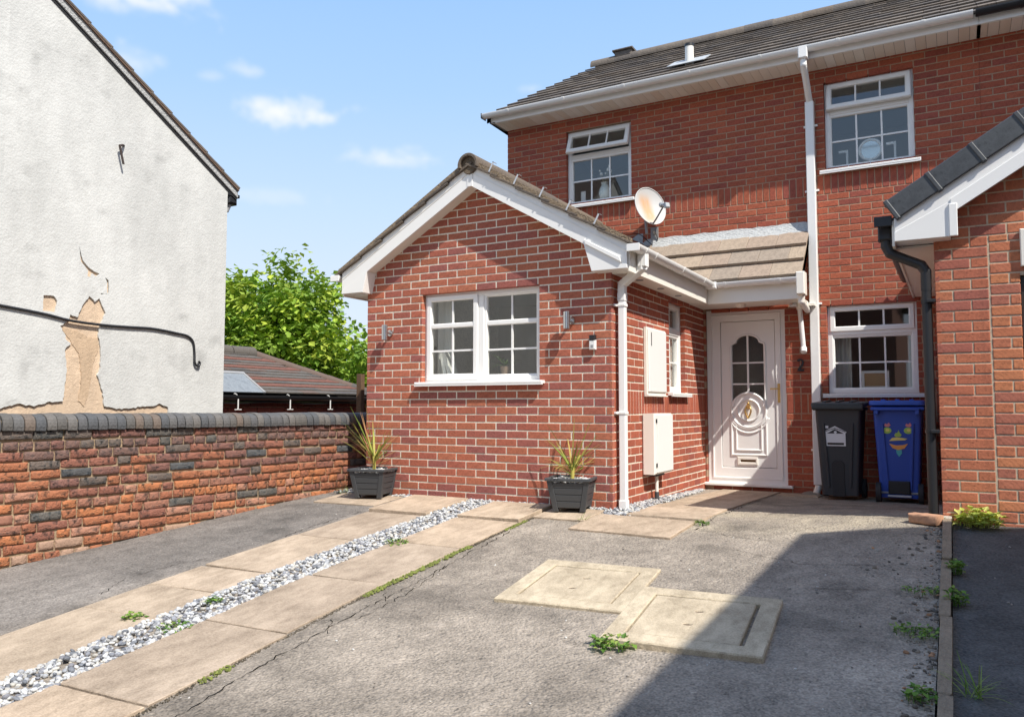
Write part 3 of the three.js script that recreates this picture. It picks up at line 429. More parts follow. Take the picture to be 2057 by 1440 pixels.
// ---- extension roof: bargeboards, box ends, tiles, ridge, verge
{
  const rf = part('extension_roof', house); const zb = .15, xl = -2.985, xr = .205, ye = AY - SL * 1.595, bh = .205;
  const chev = (o0, o1, h) => [[xl, ye + o0], [AX, AY + o0], [AX, AY + o0 - h], [xl, ye + o0 - h]];
  const b1 = poly([[xl, ye], [AX - .001, AY], [AX - .001, AY - bh], [xl + .0, ye - bh]].reverse(), zb - .02, zb, [], .003), b2 = poly([[AX + .001, AY], [xr, ye], [xr, ye - bh], [AX + .001, AY - bh]].reverse(), zb - .02, zb, [], .003);
  mesh('bargeboard', b1, M.upvc, rf); mesh('bargeboard', b2, M.upvc, rf);
  for (const s of [-1, 1]) { const e = s < 0 ? xl : xr, a = (o) => [AX + s * .02, AY - o - .02 * SL], b = (o) => [e, ye - o]; mesh('barge_trim', poly(s < 0 ? [b(.075), a(.075), a(.068), b(.068)].reverse().reverse() : [a(.075), b(.075), b(.068), a(.068)], zb - .001, zb + .004), M.upvcOld, rf); }
  mesh('apex_cover', box(AX - .03, AX + .03, AY - bh - .01, AY - .03, zb - .001, zb + .006, .002), M.upvc, rf);
  const bR = poly([[-.20, ye + SL * .405 - bh + .002], [-.125, 2.085], [xr + .002, 2.085], [xr + .002, ye - bh + .015]], -.01, zb + .003, [], .003), bL = poly([[xl - .002, 2.085], [-2.70, 2.085], [-2.65, ye + SL * .335 - bh + .002], [xl - .002, ye - bh + .015]], -.01, zb + .003, [], .003);
  mesh('box_end', bR, M.upvc, rf); mesh('box_end', bL, M.upvc, rf);
  mesh('box_end_cap', poly([[-.19, ye + SL * .395 - .16], [xr - .06, ye - .12], [xr - .05, ye - .165], [-.18, ye + SL * .395 - .205]].reverse(), zb, zb + .02, [], .004), M.upvc, rf);
  // soffit behind the boards and under the eaves
  mesh('verge_soffit', mg([[-1], [1]].map(([s]) => { const e = s < 0 ? xl : xr; return poly([[AX, AY - bh + .02], [e, ye - bh + .02], [e, ye - bh + .008], [AX, AY - bh + .008]], -.006, zb - .019); })), M.upvcOld, rf);
  mesh('eaves_soffit', box(.002, .20, 2.075, 2.085, -2.36, -.012), M.upvcOld, rf); mesh('eaves_soffit', box(-2.98, -2.762, 2.075, 2.085, -2.9, -.012), M.upvcOld, rf);
  mesh('fascia', box(.20, .218, 2.062, 2.28, -2.352, zb - .03, .003), M.upvcOld, rf); mesh('fascia', box(-3.0, -2.982, 2.062, 2.28, -2.9, zb - .03, .003), M.upvcOld, rf);
  for (const z of [-.45, -1.05, -1.62]) mesh('soffit_vent', (() => { const g = new THREE.CylinderGeometry(.035, .035, .008, 16); g.translate(.1, 2.073, z); return g; })(), M.grey, rf);
  // roof decks
  const deck = (s) => { const e = s < 0 ? xl - .03 : xr + .03, y = ye - .03 * SL; return poly([[AX, AY + .012], [e, y + .012], [e, y - .008], [AX, AY - .008]], -3.1, zb - .03); };
  mesh('roof_deck', mg([deck(-1), deck(1)]), M.blackMatt, rf);
  const TB = [[.16, .125, .095], [.14, .112, .09], [.18, .14, .104], [.13, .108, .09]], tm = TB.map(c => std(c, .95, { map: rep(grainT, 1.5), bumpMap: rep(grainB, 1.4), bumpScale: .006 }));
  const c = 1 / Math.hypot(1, SL), sn = SL * c;
  layTiles(rf, [xr + .07, ye - .055, zb + .035], [0, 0, -1], [-c, sn, 0], 10, 6, .33, .315, tm, { singles: (r, q) => q < 1 });
  layTiles(rf, [xl - .07, ye - .055, zb + .035 - 3.3], [0, 0, 1], [c, sn, 0], 10, 6, .33, .315, tm, { singles: (r, q) => q > 8 });
  const vm = std([.30, .225, .15], 1, { map: rep(grainT, 3), bumpMap: rep(grainB, 2.2), bumpScale: .018 });
  for (const s of [-1, 1]) { const e = s < 0 ? xl - .04 : xr + .04, y = ye - .04 * SL; const g = poly([[AX, AY + .062], [e, y + .058], [e, y + .010], [AX, AY + .004]], zb - .03, zb + .018); mesh('verge_mortar', g, vm, rf); }
  for (let i = 0; i < 5; i++) { const x = -1.13 + i * .268; const m = mesh('verge_clip', mg([box(-.007, .007, -.05, .052, .0, .006), box(-.007, .007, .046, .052, -.05, .006)]), M.steelDull ??= std([.7, .7, .7], .45, { metalness: .6 }), rf); m.position.set(x, AY + .078 - SL * (x - AX), zb + .038); m.rotation.z = -.5; }
  for (let i = 0; i < 7; i++) { const s = new THREE.Shape(); s.absarc(0, 0, .108, -.25, Math.PI + .25, false); s.absarc(0, 0, .088, Math.PI + .25, -.25, true); const g = new THREE.ExtrudeGeometry(s, { depth: .435, bevelEnabled: true, bevelSize: .004, bevelThickness: .004, bevelSegments: 1, curveSegments: 10 }); const m = mesh('ridge_tile', g, pick(tm), rf); m.position.set(AX, AY - .012 + rr(0, .006), zb - .385 - i * .447); }
  mesh('ridge_mortar', (() => { const g = new THREE.CylinderGeometry(.082, .088, .02, 14, 1).rotateX(Math.PI / 2); g.translate(AX, AY - .012, zb + .012); return g; })(), vm, rf);
  // gutters, brackets, downpipe
  const g1 = mesh('gutter', gutterGeo(2.42), M.upvc, rf); g1.rotation.y = Math.PI / 2; g1.position.set(.275, 2.278, .18);
  mesh('gutter_stop', box(.215, .332, 2.222, 2.285, .178, .186, .002), M.upvc, rf);
  for (const z of [-.02, -.28, -1.1, -1.85]) { const m = mesh('gutter_bracket', (() => { const g = gutterGeo(.03, .062, .006); return g; })(), M.upvc, rf); m.rotation.y = Math.PI / 2; m.position.set(.275, 2.279, z); }
  const g2 = mesh('gutter', gutterGeo(3.1), M.upvc, rf); g2.rotation.y = Math.PI / 2; g2.position.set(-3.056, 2.278, .18);
  mesh('gutter_stop', box(-3.115, -2.998, 2.222, 2.285, .178, .186, .002), M.upvc, rf);
  const dp = part('downpipe', house); const sq = (pts, w) => { const l = []; for (let i = 0; i < pts.length - 1; i++) { const a = new THREE.Vector3(...pts[i]), b = new THREE.Vector3(...pts[i + 1]), d = b.clone().sub(a), L = d.length(); const g = box(-w / 2, w / 2, -L / 2 - (i ? 0 : 0), L / 2 + w * .35, -w / 2, w / 2, .006); g.applyQuaternion(new THREE.Quaternion().setFromUnitVectors(new THREE.Vector3(0, 1, 0), d.clone().normalize())); g.translate(...a.add(b).multiplyScalar(.5).toArray()); l.push(g); } return mg(l); };
  mesh('outlet', mg([box(.235, .315, 2.12, 2.235, -.10, -.02, .006)]), M.upvc, dp);
  mesh('offset_bend', sq([[.275, 2.19, -.06], [.270, 2.12, -.062], [.062, 1.985, -.10], [.062, 1.90, -.10]], .066), M.upvc, dp);
  mesh('pipe', mg([sq([[.062, .03, -.10], [.062, 1.935, -.10]], .062), box(.026, .098, -.02, .08, -.137, -.063, .004), box(.027, .097, 1.84, 1.91, -.136, -.064, .004)]), M.upvc, dp);
  for (const y of [1.80, .845]) mesh('pipe_clip', mg([box(.02, .099, y - .012, y + .012, -.137, -.063, .003), box(.001, .025, y - .01, y + .01, -.165, -.035, .002)]), M.upvc, dp);
}
// ---- lean-to roof over the door
{
  const rf = part('porch_roof', house); const ez = -2.352, y0 = 2.275, y1 = 2.86, run = ez + .03 - D - .02, L = Math.hypot(run, y1 - y0), vy = (y1 - y0) / L, vz = -run / L;
  const TB = [[.40, .315, .235], [.36, .285, .215], [.43, .335, .245], [.34, .275, .215], [.38, .29, .22]], tm = TB.map(c => std(c, .95, { map: rep(grainT, 1.3), bumpMap: rep(grainB, 1.2), bumpScale: .005 }));
  layTiles(rf, [-1.07, y0 - .01, ez + .06], [1, 0, 0], [0, vy, vz], 7, 3, .33, L / 3 + .006, tm, { thick: .036, keep: (r, x) => x - 1.07 > .05 - (r + 1) * .33 });
  mesh('roof_deck', poly([[ez + .04, y0 - .012], [D + .01, y1 - .015], [D + .01, y1 - .035], [ez + .04, y0 - .03]], -.3, 1.22).rotateY(-Math.PI / 2).scale(-1, 1, 1), M.blackMatt, rf);
  const fl = []; { const n = 26; const P = [], I = []; for (let i = 0; i <= n; i++) { const x = -.62 + 1.86 * i / n; const lo = rr(-.012, .012); P.push(x, y1 + .145 + rr(-.008, .008), D + .004 + rr(0, .003), x, y1 + .055, D + .035 + rr(0, .006), x, y1 - .055 + lo, D + .135 + rr(-.004, .004) - lo * .5); } for (let i = 0; i < n; i++) { const a = i * 3; I.push(a, a + 1, a + 3, a + 1, a + 4, a + 3, a + 1, a + 2, a + 4, a + 2, a + 5, a + 4); } const g = new THREE.BufferGeometry(); g.setAttribute('position', new THREE.Float32BufferAttribute(P, 3)); g.setAttribute('uv', new THREE.Float32BufferAttribute(P.flatMap((v, i) => i % 3 === 0 ? [P[i], P[i + 1] * 2] : []), 2)); g.setIndex(I); g.computeVertexNormals(); fl.push(g); }
  mesh('lead_flashing', fl[0], std([.55, .56, .55], .75, { map: rep(grainT, 1.6), bumpMap: rep(grainB, 1), bumpScale: .01 }), rf).material.side = THREE.DoubleSide;
  // stepped flashing where the extension roof climbs the main wall
  for (let i = 0; i < 7; i++) { const x = .02 - i * .13, y = y1 - .28 + i * .075; mesh('step_flashing', poly([[x - .14, y], [x, y - .08], [x + .01, y + .055], [x - .06, y + .05]], D + .004, D + .009), M.lead, rf); }
  mesh('fascia', box(.218, 1.225, 2.055, 2.27, ez, ez + .018, .003), M.upvcOld, rf);
  mesh('porch_soffit', box(.0, 1.215, 2.07, 2.08, D + .01, ez - .001), M.upvcOld, rf);
  mesh('porch_lamp', (() => { const g = new THREE.CylinderGeometry(.06, .045, .035, 20); g.translate(.52, 2.052, -2.62); return g; })(), M.upvcOld, rf);
  const g1 = mesh('gutter', gutterGeo(.98), M.upvc, rf); g1.position.set(.225, 2.278, ez + .075);
  mesh('gutter_angle', mg([box(.205, .345, 2.215, 2.286, ez + .01, ez + .14, .01)]), M.upvc, rf);
  for (const x of [.42, 1.0]) { const m = mesh('gutter_bracket', gutterGeo(.03, .062, .006), M.upvc, rf); m.position.set(x, 2.279, ez + .075); }
  mesh('verge_board', poly([[ez + .03, y0 + .05], [D + .02, y1 + .06], [D + .02, y1 - .05], [ez + .03, y0 - .07]], 1.222, 1.24).rotateY(-Math.PI / 2).scale(-1, 1, 1), M.upvcOld, rf);
  // gutter outlet dropping to the wall pipe
  mesh('gutter_outlet', mg([box(1.19, 1.275, 2.09, 2.33, ez - .04, ez + .13, .008), pipe([[1.235, 2.1, ez + .04], [1.225, 2.02, ez + .03], [1.21, 1.98, D + .12]], .034, 12), box(1.16, 1.30, 2.02, 2.05, D + .02, D + .2, .004)]), M.upvcOld, rf);
}
// ---- main roof
const TBM = [[.175, .145, .118], [.155, .13, .11], [.195, .16, .128], [.145, .124, .108], [.17, .135, .105]], tmMain = TBM.map(c => std(c, .95, { map: rep(grainT, 1.5), bumpMap: rep(grainB, 1.2), bumpScale: .006 }));
const EZ = -2.575, EY = 4.868, RZ = -6.2, RY = 6.92;   // eaves and ridge of the main roof
function mainRoof(rf, x0, x1, gutterMat, fasciaMat, soffitMat, inset = .04) {
  const L = Math.hypot(EZ - RZ, RY - EY), vz = (RZ - EZ) / L, vy = (RY - EY) / L, cols = Math.round((x1 - x0) / .335);
  layTiles(rf, [x0, EY - .045, EZ + .07], [1, 0, 0], [0, vy, vz], cols, 12, (x1 - x0) / cols, (L + .04) / 12, tmMain, { thick: .022 });
  mesh('roof_deck', poly([[EZ, EY - .02], [RZ, RY - .02], [2 * RZ - EZ, EY - .02]], x0 + .03, x1 - .001).rotateY(-Math.PI / 2).scale(-1, 1, 1), M.blackMatt, rf);
  mesh('fascia', box(x0 + inset, x1, 4.752, 4.862, EZ - .02, EZ, .003), fasciaMat, rf);
  const sx = x0 + inset * 2.5 - (inset ? 0 : .02), n = Math.round((x1 - sx) / .1); for (let i = 0; i < n; i++) mesh('soffit_board', box(sx + i * .1 + .002, sx + (i + 1) * .1 - .002, 4.748 + (i % 2) * .0, 4.758, D + .002, EZ - .021, .003), pick(soffitMat), rf);
  mesh('soffit_backing', box(x0 + .05, x1, 4.762, 4.775, D - .02, EZ - .02), M.grey, rf);
  const g = mesh('gutter', gutterGeo(x1 - x0 - .02, .058), gutterMat, rf); g.position.set(x0 - .03, EY - .005, EZ + .066);
  for (let x = x0 + .35; x < x1; x += .82) { const m = mesh('gutter_bracket', gutterGeo(.032, .064, .006), gutterMat, rf); m.position.set(x, EY - .004, EZ + .066); }
}
const soffM = [[.86, .82, .73], [.80, .74, .64], [.88, .85, .77], [.82, .75, .64]].map(c => std(c, .6));
{
  const rf = part('main_roof', house); mainRoof(rf, -2.83, 2.95, M.upvc, M.upvc, soffM);
  const nR = 13; for (let i = 0; i < nR; i++) { const s = new THREE.Shape(); s.absarc(0, 0, .13, -.2, Math.PI + .2, false); s.absarc(0, 0, .105, Math.PI + .2, -.2, true); const g = new THREE.ExtrudeGeometry(s, { depth: .447, bevelEnabled: false, curveSegments: 8 }).rotateY(Math.PI / 2); const m = mesh('ridge_tile', g, pick(tmMain), rf); m.position.set(-2.83 + i * .446, RY - .0 + rr(-.004, .004), RZ); }
  mesh('box_end', poly([[EZ + .002, 4.755], [EZ + .002, 4.86], [D - .2, 5.04], [D - .2, 4.74]], -2.802, -2.785).rotateY(-Math.PI / 2).scale(-1, 1, 1), M.upvc, rf);
  mesh('verge_soffit', poly([[EZ, EY - .105], [RZ, RY - .19], [RZ, RY - .2], [EZ, EY - .115]], -2.806, -2.715).rotateY(-Math.PI / 2).scale(-1, 1, 1), M.upvcOld, rf);
  mesh('gutter_stop', box(-2.87, -2.86, EY - .066, EY + .004, EZ + .004, EZ + .13, .002), M.black, rf);
  mesh('bargeboard', poly([[EZ + .04, EY - .03], [RZ, RY - .02], [RZ, RY - .2], [EZ + .04, EY - .12]], -2.825, -2.805).rotateY(-Math.PI / 2).scale(-1, 1, 1), M.upvc, rf);
  // soil vent pipe with its flashing, ridge terminal
  const vt = part('soil_vent', rf); vt.position.set(-.235, 0, -3.30); mesh('vent_pipe', pipe([[0, 5.2, 0], [0, 5.56, 0]], .055, 16), M.upvcOld, vt); mesh('vent_cowl', pipe([[0, 5.54, 0], [0, 5.575, 0]], .06, 16), M.black, vt);
  const fl = box(-.24, .24, -.006, .004, -.2, .2, .002); fl.rotateX(.52); fl.translate(0, 5.345, .03); mesh('flashing', fl, M.lead, vt);
  mesh('ridge_vent', mg([box(-2.38, -2.07, RY + .05, RY + .16, RZ - .12, RZ + .12, .02), box(-2.41, -2.04, RY + .155, RY + .185, RZ - .15, RZ + .15, .01)]), tmMain[3], rf);
  // round downpipe beside the door, with its swan neck under the eaves
  const dp = part('downpipe', house); const px = 1.275, pz = D + .055;
  mesh('swan_neck', mg([box(px - .05, px + .05, EY - .14, EY + .0, EZ + .01, EZ + .125, .01), pipe([[px, EY - .1, EZ + .066], [px, EY - .2, EZ + .066], [px, EY - .50, pz], [px, EY - .62, pz]], .036, 14)]), M.upvc, dp);
  mesh('pipe', box(px - .046, px + .046, .04, EY - .50, pz - .04, pz + .045, .006), M.upvc, dp);
  for (const y of [4.1, 3.35, 2.06, .42]) mesh('pipe_clip', mg([pipe([[px, y - .014, pz], [px, y + .014, pz]], .040, 14), box(px - .075, px + .075, y - .011, y + .011, D + .001, D + .03, .002)]), M.upvc, dp);
  mesh('pipe_shoe', pipe([[px, .12, pz], [px, .02, pz], [px - .015, -.06, pz + .10]], .037, 14), M.upvcOld, dp);
  mesh('splash_block', (() => { const g = new THREE.SphereGeometry(.13, 16, 8, 0, Math.PI * 2, 0, Math.PI / 2); g.scale(1, .55, .8); g.translate(px - .07, -.1, pz + .06); return g; })(), std([.30, .26, .21], .95, { map: rep(grainT, 2) }), dp);
}

// ================================================================ THE NEIGHBOURING HOUSE (right): main front and gabled extension
{
  const nb = thing('neighbouring_house', 'attached brick house on the right with grey capped gable and black downpipe', 'house', [0, 0, 0]);
  const wl = part('main_wall', nb, 0, 0, D);
  mesh('mortar', poly(rect(2.953, 8, -.3, 4.8), -.24, -.0035), M.mortarTan, wl); fixBricks(layBricks({ x0: 2.95, x1: 5.2, y0: 1.95, y1: 4.78, soldiers: [[3.30, 3.525]] }), wl, MAINREDS, {});
  const rf = part('main_roof', nb); mainRoof(rf, 2.951, 8.0, M.black, M.upvc, soffM, 0);
  for (let i = 0; i < 11; i++) { const s = new THREE.Shape(); s.absarc(0, 0, .13, -.2, Math.PI + .2, false); s.absarc(0, 0, .105, Math.PI + .2, -.2, true); const m = mesh('ridge_tile', new THREE.ExtrudeGeometry(s, { depth: .447, bevelEnabled: false, curveSegments: 8 }).rotateY(Math.PI / 2), pick(tmMain), rf); m.position.set(2.955 + i * .45, RY, RZ); }
  // extension front
  const FZ = .05, fw = part('front_wall', nb, 0, 0, FZ), ax = 3.90, ny = 2.30, s = .62, x0 = 2.525, ay = ny + s * (ax - 2.27);
  const holes = [[3.045, 4.4, .97, 1.80]];
  mesh('mortar', poly([[x0 + .004, -.25], [5.28, -.25], [5.28, ay - .2 - s * (5.28 - ax)], [ax, ay - .2], [x0 + .004, ay - .2 - s * (ax - x0)]], -.24, -.0035, holes.map(([a, b, c, d]) => rect(a - .003, b + .003, c - .003, d + .003).reverse())), std([.66, .52, .37], .95, { map: rep(grainT, 3) }), fw);
  const span = (y) => { const hw = (ay - .16 - y) / s; return hw < .05 ? null : [ax - hw, ax + hw]; };
  const L1 = layBricks({ x0, x1: 2.855, y0: -.15, y1: 2.1, off: .1125 }), L2 = layBricks({ x0: 2.868, x1: 4.6, y0: -.125, y1: 2.1, holes }), L3 = layBricks({ x0, x1: 4.6, y0: 2.1, y1: 2.95, span });
  const vis = (b) => b[0] < 3.14 && b[1] > .02;
  fixBricks(L1.filter(vis), fw, ORANGES, { single: 300, mats: brickMats(ORANGES) }); const OR2 = ORANGES.map(c => [c[0] * 1.12, c[1] * 1.2, c[2] * 1.1]);
  fixBricks(L2.filter(vis), fw, OR2, { single: 120, mats: brickMats(OR2) }); fixBricks(L3.filter(vis), fw, ORANGES, { single: 60, mats: brickMats(ORANGES) });
  fixBricks([...L1, ...L2, ...L3].filter(b => !vis(b)), fw, ORANGES, {});
  mesh('side_backing', box(x0 + .0035, x0 + .24, -.25, 2.1, D - FZ, -.06), M.mortarTan, fw);
  { const sw = part('side_wall', nb, x0, 0, 0, -Math.PI / 2); fixBricks(layBricks({ x0: D, x1: FZ - .058, y0: -.15, y1: 2.08 }), sw, ORANGES, {}); const acc = new Acc(); for (let y = -.15; y < 2.05; y += .075) acc.add(brickGeo(.055, .065, .03, .003, 1), mat4(FZ - .029, y + .0325, 0), pick(ORANGES)); mesh('corner_bricks', acc.geo(), accBrickMat, sw).userData.kind = 'stuff'; }
  mesh('opening_lining', mg([box(3.03, 4.41, .95, .97, -.6, -.06), box(3.03, 4.41, 1.8, 1.82, -.6, -.06), box(3.02, 3.043, .95, 1.82, -.6, -.06), box(4.4, 4.42, .95, 1.82, -.6, -.06), box(3.02, 4.42, .95, 1.82, -.64, -.6)]), M.roomDark, fw); mesh('opening_post', box(3.046, 3.075, .972, 1.798, -.12, -.03, .004), std([.03, .022, .018], .5), fw); mesh('meter_cover', box(3.05, 3.3, 1.86, 2.12, .001, .03, .006), M.upvcOld, fw);
  // gable roof of the extension
  const er = part('extension_roof', nb), zb = FZ + .15, xl = 2.28;
  const line = (x, o) => ny - .045 + s * (Math.min(x, 2 * ax - x) - xl) + o;
  mesh('bargeboard', poly([[xl, line(xl, 0)], [ax, line(ax, 0)], [ax, line(ax, -.22)], [xl + (2.09 - line(xl, -.22)) / s, 2.09], [xl, 2.09]].reverse(), zb - .02, zb, [], .003), M.upvc, er); mesh('bargeboard', poly([[ax, line(ax, 0)], [2 * ax - xl, line(xl, 0)], [2 * ax - xl, line(xl, -.20)], [ax, line(ax, -.20)]].reverse(), zb - .02, zb, [], .003), M.upvc, er);
  mesh('barge_trim', poly([[xl + .36, line(xl + .36, -.125)], [ax, line(ax, -.125)], [ax, line(ax, -.23)], [xl + .36, line(xl + .36, -.23)]].reverse(), zb, zb + .012, [], .003), M.upvc, er);
  mesh('box_end', poly([[xl - .002, 2.088], [2.635, 2.088], [2.635, line(2.635, -.14)], [xl - .002, line(xl, -.10)]], FZ - .06, zb + .004, [], .003), M.upvc, er); mesh('box_end_trim', box(2.628, 2.68, 2.088, line(2.64, -.16), zb - .01, zb + .018, .004), M.upvc, er);
  mesh('eaves_soffit', box(xl, 2.523, 2.07, 2.084, D, FZ - .065), M.upvcOld, er); mesh('fascia', box(xl - .018, xl - .001, 2.06, 2.26, D, zb - .03), M.upvcOld, er);
  mesh('verge_soffit', poly([[xl + .4, line(xl + .4, -.19)], [ax, line(ax, -.19)], [ax, line(ax, -.2)], [xl + .4, line(xl + .4, -.2)]], FZ - .02, zb - .02), M.upvcOld, er);
  const gm = [[.075, .08, .086], [.07, .075, .081], [.08, .085, .09]].map(c => std(c, .5, { map: rep(grainT, 1), roughness: .5 }));
  const ang = Math.atan(s), U = .32; for (let i = 0; i < 6; i++) { const xs = 2.245 + i * U * Math.cos(ang), g = mg([box(0, U + .03, -.095, .055, 0, .03, .006), box(0, U + .03, .043, .059, -.11, .029, .005), box(0, .032, -.103, .063, -.02, .037, .006)]); const m = mesh('verge_cap', g, gm[i % 3], er); m.position.set(xs, ny + .02 + s * (xs - 2.245) + .004, zb + .006); m.rotation.z = ang; }
  const tm = [[.06, .062, .066], [.07, .07, .072]].map(c => std(c, .8)); const c = 1 / Math.hypot(1, s);
  layTiles(er, [2.24, ny - .09, zb - .02 - 3.3], [0, 0, 1], [c, s * c, 0], 10, 6, .33, .315, tm, { singles: false }); layTiles(er, [2 * ax - 2.24, ny - .09, zb - .02], [0, 0, -1], [-c, s * c, 0], 10, 6, .33, .315, tm, { singles: false });
  // black gutter and downpipe
  const gt = mesh('gutter', gutterGeo(3.05, .056), M.black, er); gt.rotation.y = Math.PI / 2; gt.position.set(2.205, 2.275, zb - .02); mesh('gutter_stop', box(2.145, 2.265, 2.21, 2.285, zb - .022, zb - .012, .003), M.black, er);
  const dp = part('downpipe', nb); mesh('outlet', mg([box(2.16, 2.25, 2.13, 2.235, FZ - .08, FZ + .02, .01)]), M.black, dp);
  mesh('offset_bend', pipe([[2.205, 2.2, FZ - .03], [2.21, 2.09, FZ - .03], [2.235, 2.035, FZ - .03], [2.44, 1.93, FZ - .03], [2.468, 1.88, FZ - .03], [2.468, 1.74, FZ - .03]], .036, 16), M.black, dp);
  mesh('pipe', pipe([[2.468, 1.80, FZ - .03], [2.468, .08, FZ - .03]], .0335, 16), M.black, dp); for (const y of [1.66, .72]) mesh('pipe_clip', mg([pipe([[2.468, y - .014, FZ - .03], [2.468, y + .014, FZ - .03]], .039, 14), box(2.47, 2.524, y - .012, y + .012, FZ - .10, FZ + .03, .003)]), M.black, dp);
}

// ================================================================ OLD BOUNDARY WALL (left)
{
  const A = [-3.725, 5.5], L = 7.15, phi = THREE.MathUtils.degToRad(84.4), TOP = .722, CH = .0775;
  const w = thing('boundary_wall', 'weathered old brick garden wall with dark half round coping bricks', 'wall', [A[0], 0, A[1]], phi);
  mesh('mortar', box(0, L, -.8, TOP, -.22, -.021), M.mortarOld, w);
  const OLD = [[.36, .125, .058], [.32, .11, .056], [.44, .15, .06], [.26, .098, .062], [.20, .088, .065], [.17, .092, .07], [.115, .095, .078], [.14, .10, .078], [.09, .083, .078], [.31, .13, .08], [.40, .18, .11]];
  const mats = OLD.map(c => std([c[0] * 1.08, c[1] * 1.2, c[2] * 1.3], .97, { map: rep(oldT, 2), bumpMap: rep(grainB, 2.5), bumpScale: .012 }));
  const lime = std([.42, .27, .19], .97, { map: rep(grainT, 4), bumpMap: rep(grainB, 3), bumpScale: .006 });
  const rest = new Acc();
  for (let r = 0; r < 15; r++) {
    const y1 = TOP - r * CH, cy = y1 - CH / 2, header = r === 1 || r === 7 || r === 12; let u = rr(0, .1);
    while (u < L - .03) {
      let len = header ? .113 + rr(-.008, .01) : .232 + rr(-.014, .012); if (!header && rnd() < .16) len = .113 + rr(-.005, .008); len = Math.min(len, L - u);
      const z = A[1] - u * Math.cos(.0977), ground = gy(z); const visible = y1 > ground - .02 && u > -.1;
      if (visible) {
        const h = CH - rr(.011, .018), b = len - rr(.009, .017); const t = r / 12; const roll = rnd();
        const ci = r < 3 ? (roll < .2 ? 4 : roll < .5 ? 5 : roll < .7 ? 3 : roll < .9 ? 7 : 6) : r < 6 ? (roll < .25 ? 3 : roll < .45 ? 4 : roll < .6 ? 7 : roll < .7 ? 8 : roll < .85 ? 1 : 0) : (roll < .2 ? 0 : roll < .38 ? 1 : roll < .55 ? 2 : roll < .68 ? 9 : roll < .8 ? 3 : roll < .9 ? 6 : 10);
        const wid = Math.round(b * 100) / 100; const g = brickGeo(wid, .066, .05, .006, Math.floor(rnd() * 4), .0055);
        const far = u < 2.15 || u > 6.45; const m = far ? new THREE.Mesh(g) : mesh('brick', g, r > 10 && roll > .6 ? lime : mats[ci], w); const sunk = rnd() < .06 ? -.007 : 0; m.position.set(u + len / 2, cy + rr(-.002, .002) + .006 * Math.sin(u * 1.3 + r), rr(-.005, .006) + sunk); m.scale.set(b / wid, h / .066, 1); m.rotation.set(rr(-.02, .02), rr(-.02, .02), rr(-.014, .014)); if (far) { m.updateMatrix(); rest.add(g, m.matrix, mats[ci].color.toArray()); }
      }
      u += len;
    }
  }
  mesh('brick_courses', rest.geo(), accBrickMat, w).userData.kind = 'stuff';
  const cop = [[.105, .105, .108], [.125, .122, .12], [.09, .094, .10], [.15, .14, .13], [.115, .108, .10], [.16, .125, .10]].map(c => std(c, .8, { map: rep(grainT, 2.4), bumpMap: rep(grainB, 2), bumpScale: .005 }));
  const sh = new THREE.Shape(); sh.moveTo(-.265, 0); sh.lineTo(.022, 0); sh.lineTo(.026, .028); sh.bezierCurveTo(.026, .10, -.03, .122, -.12, .122); sh.bezierCurveTo(-.21, .122, -.268, .10, -.268, .028); sh.closePath();
  for (let u = .0; u < L - .04;) { const len = .077 + rr(-.004, .006); const g = new THREE.ExtrudeGeometry(sh, { depth: len - .012, bevelEnabled: true, bevelSize: .004, bevelThickness: .003, bevelSegments: 1, curveSegments: 7 }); g.rotateY(Math.PI / 2); /* x of the shape now points along -z */ g.scale(1, 1, -1); const ix = g.attributes.position; for (let i = 0; i < ix.count; i += 3) for (const at of Object.values(g.attributes)) { const a = Array.from({ length: at.itemSize }, (_, k) => at.array[(i + 1) * at.itemSize + k]), b = Array.from({ length: at.itemSize }, (_, k) => at.array[(i + 2) * at.itemSize + k]); a.forEach((v, k) => at.array[(i + 2) * at.itemSize + k] = v); b.forEach((v, k) => at.array[(i + 1) * at.itemSize + k] = v); } g.computeVertexNormals(); boxUV(g);
    const m = mesh('coping_brick', g, pick(cop), w); m.position.set(u, TOP + .001 + rr(-.003, .004) - .003 * (u - 1.2) * .8, rr(-.006, .006)); m.rotation.set(rr(-.02, .02), rr(-.015, .015), rr(-.02, .02)); u += len; }
  mesh('coping_mortar', box(0, L, -.004, .085, -.24, .004, .02).translate(0, TOP, 0), M.mortarOld, w);
}

